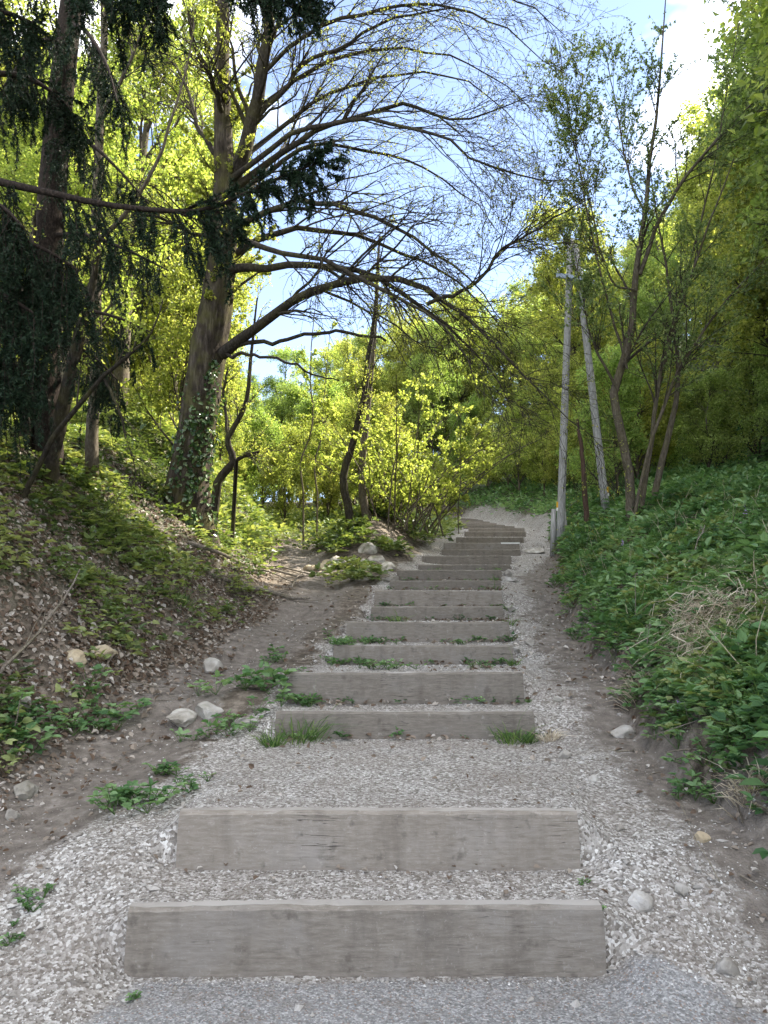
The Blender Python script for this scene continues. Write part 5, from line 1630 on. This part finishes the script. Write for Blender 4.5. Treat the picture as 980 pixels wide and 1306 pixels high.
for q, (lab, px, py, w_, nl, mt, lf_) in enumerate([
    ("lush green plant beside the dirt track, left of the fourth step", 330, 880, 70, 40, "herb", .30),
    ("green plant below the white block beside the dirt track", 282, 938, 46, 28, "herb", .34),
    ("broad green plant between the dirt track and the gravel landing", 172, 1028, 66, 40, "herb", .30),
    ("small green plant beside the gravel left of the second step", 215, 985, 36, 22, "herb", .36),
    ("small plant right of the broad one on the gravel edge", 235, 1005, 30, 18, "herb", .36),
    ("scrawny plant at the lower left gravel edge", 45, 1160, 40, 18, "herb", .30),
    ("low plant at the left picture edge on the dirt track", 14, 1195, 26, 14, "herb", .34),
    ("little plant by the upper dirt track, left of the fifth step", 350, 845, 30, 18, "herb", .36),
    ("rosette at the left end of the fourth step", 388, 900, 30, 24, "herb", .34),
    ("creeping plant round the left end of the fifth step", 432, 845, 40, 36, "herb", .26),
    ("creeping plant along the foot of the fifth step", 480, 853, 50, 40, "herb", .22),
    ("creeping plant at the left end of the sixth step", 432, 820, 36, 30, "herb", .26),
    ("creeping plant along the foot of the sixth step", 480, 822, 44, 30, "herb", .2),
    ("small weed before the middle of the sixth step", 585, 822, 20, 16, "herb", .34),
    ("small weed before the right part of the fifth step", 625, 852, 24, 18, "herb", .3),
    ("single sprout on the gravel at the left end of the lowest step", 172, 1278, 14, 8, "herb", .5),
    ("tiny sprout at the right end of the lowest step", 768, 1224, 14, 8, "herb", .5),
    ("small weed at the right end of the second step", 742, 1128, 16, 8, "herb", .4),
    ("rosette at the right end of the fourth step", 672, 897, 12, 10, "herb", .4),
    ("leafy plant at the near foot of the right bank with mauve flowers", 862, 925, 90, 60, "herb", .26),
    ("bushy plant overhanging the dirt at the right bank's near end", 905, 985, 100, 64, "herb", .25),
    ("dark leafy plant under the straw clump on the right bank", 812, 890, 70, 44, "herb", .28),
    ("large-leaved plant at the right edge beside the straw heap", 972, 735, 70, 24, "herb", .5),
    ("leafy plant at the right edge of the near bank", 958, 930, 90, 50, "herb", .3),
    ("low plant on the brown edge of the right bank", 745, 800, 50, 36, "herb", .28),
    ("leafy plant at the far foot of the right bank by the gravel", 722, 745, 40, 30, "herb", .3),
    ("bright plant in the sun patch right of the big trunk", 300, 690, 60, 40, "herb_warm", .28),
    ("bright green plant by the gully, left of the rock pile", 432, 690, 50, 40, "herb_warm", .3),
    ("broad-leaved plant at left edge above the pale grey rock", 22, 950, 70, 36, "herb", .3),
    ("green plant on the left bank above the pointed rock", 118, 900, 60, 36, "herb", .28),
    ("nettle-like plant on the left bank below the half buried rock", 65, 930, 60, 36, "herb", .3),
    ("ferny green plant on the left bank under the big trunk", 130, 690, 80, 48, "herb_warm", .26),
]):
    herb_plant(lab, px, py, w_, nl, 800 + q, mt, "leafy plants beside the path", lf_)

# mauve flower spikes
for q, (px, py, lab) in enumerate(((868, 912, "mauve flower spike on the near right bank plant"), (952, 660, "mauve flower spike high on the right bank"), (795, 705, "mauve flower spike near the multi-stemmed tree"))):
    p, dd = hit(px, py + 10)
    gg = Geo(); hgt = 16 * dd / FPX
    tubes(gg, (np.stack([np.zeros(4), np.zeros(4), np.linspace(0, hgt * 1.6, 4)], 1))[None], np.full((1, 4), .0025), 4)
    e = empty("flower", tuple(p), lab, "flower", "mauve flowers on the right bank")
    obj("stalk", gg.mesh("stalk", MAT["grass"]), e)
    n = 16
    C = np.stack([rng.normal(size=n) * .006, rng.normal(size=n) * .006, hgt * rng.uniform(.8, 1.65, n)], 1)
    gg = Geo(); leaves(gg, C, norm(rng.normal(size=(n, 3)) + np.array([0, 0, -.2])), .024, .014, rng)
    obj("petals", gg.mesh("petals", MAT["flower"], (0, 0, 0), False), e)

# ------------------------------------------------------------------ fallen branches
for q, (pts, r_, lab) in enumerate((
    ([(240, 695), (275, 712), (310, 722), (350, 727), (395, 735)], .035, "long pale fallen branch below the big trunk"),
    ([(300, 752), (335, 758), (370, 765), (398, 768)], .05, "thick mossy fallen log end lying across the leaves"),
    ([(265, 735), (290, 745), (320, 752)], .045, "dark fallen branch behind the mossy log"),
    ([(330, 722), (360, 735), (390, 738), (412, 732)], .028, "crooked fallen branch at the gully mouth"),
    ([(340, 735), (352, 728), (375, 748)], .018, "thin white fallen stick near the gully mouth"),
    ([(372, 752), (379, 742), (384, 733)], .015, "short bleached stick standing out of the leaves"),
    ([(300, 728), (340, 734), (380, 745)], .022, "slim fallen branch beside the long pale one"),
    ([(0, 868), (40, 850), (75, 820), (95, 800)], .014, "thin bare stick leaning on the left bank"),
    ([(700, 690), (712, 678), (726, 664), (745, 655)], .02, "dark dead branch leaning by the pole's foot"),
    ([(705, 688), (722, 676), (738, 668)], .02, "short dark dead branch on the gravel by the pole"),
    ([(868, 765), (882, 735), (895, 712)], .012, "pale broken stalk upright on the right bank"),
)):
    pp = []
    for k, (a_, b_) in enumerate(pts):
        h0, dd = hit(a_, b_)
        lift = .03 + (.05 if k % 2 else 0)
        if q >= 7: lift = .03 + .16 * k
        pp.append(h0 + np.array([0, 0, lift]))
    S = spline(pp, 14) + np.cumsum(rng.normal(size=(14, 3)) * .008, 0)
    gg = Geo(); Rr = np.linspace(r_, r_ * .45, 14)
    tubes(gg, S[None], Rr[None], 8, cap=True)
    A2, Q2 = spawn(S[None], Rr[None], 5, .2, .95, .15, .5, .8, .0, rng, 5, .5, .06, .1, .005)
    org = S[0]
    e = empty("fallen_branch", tuple(org), lab, "branch", "fallen branches")
    obj("stick", gg.mesh("stick", MAT["deadwood"], org), e)
    gg = Geo(); tubes(gg, A2, Q2, 5)
    obj("side_twigs", gg.mesh("side_twigs", MAT["deadwood"], org), e)
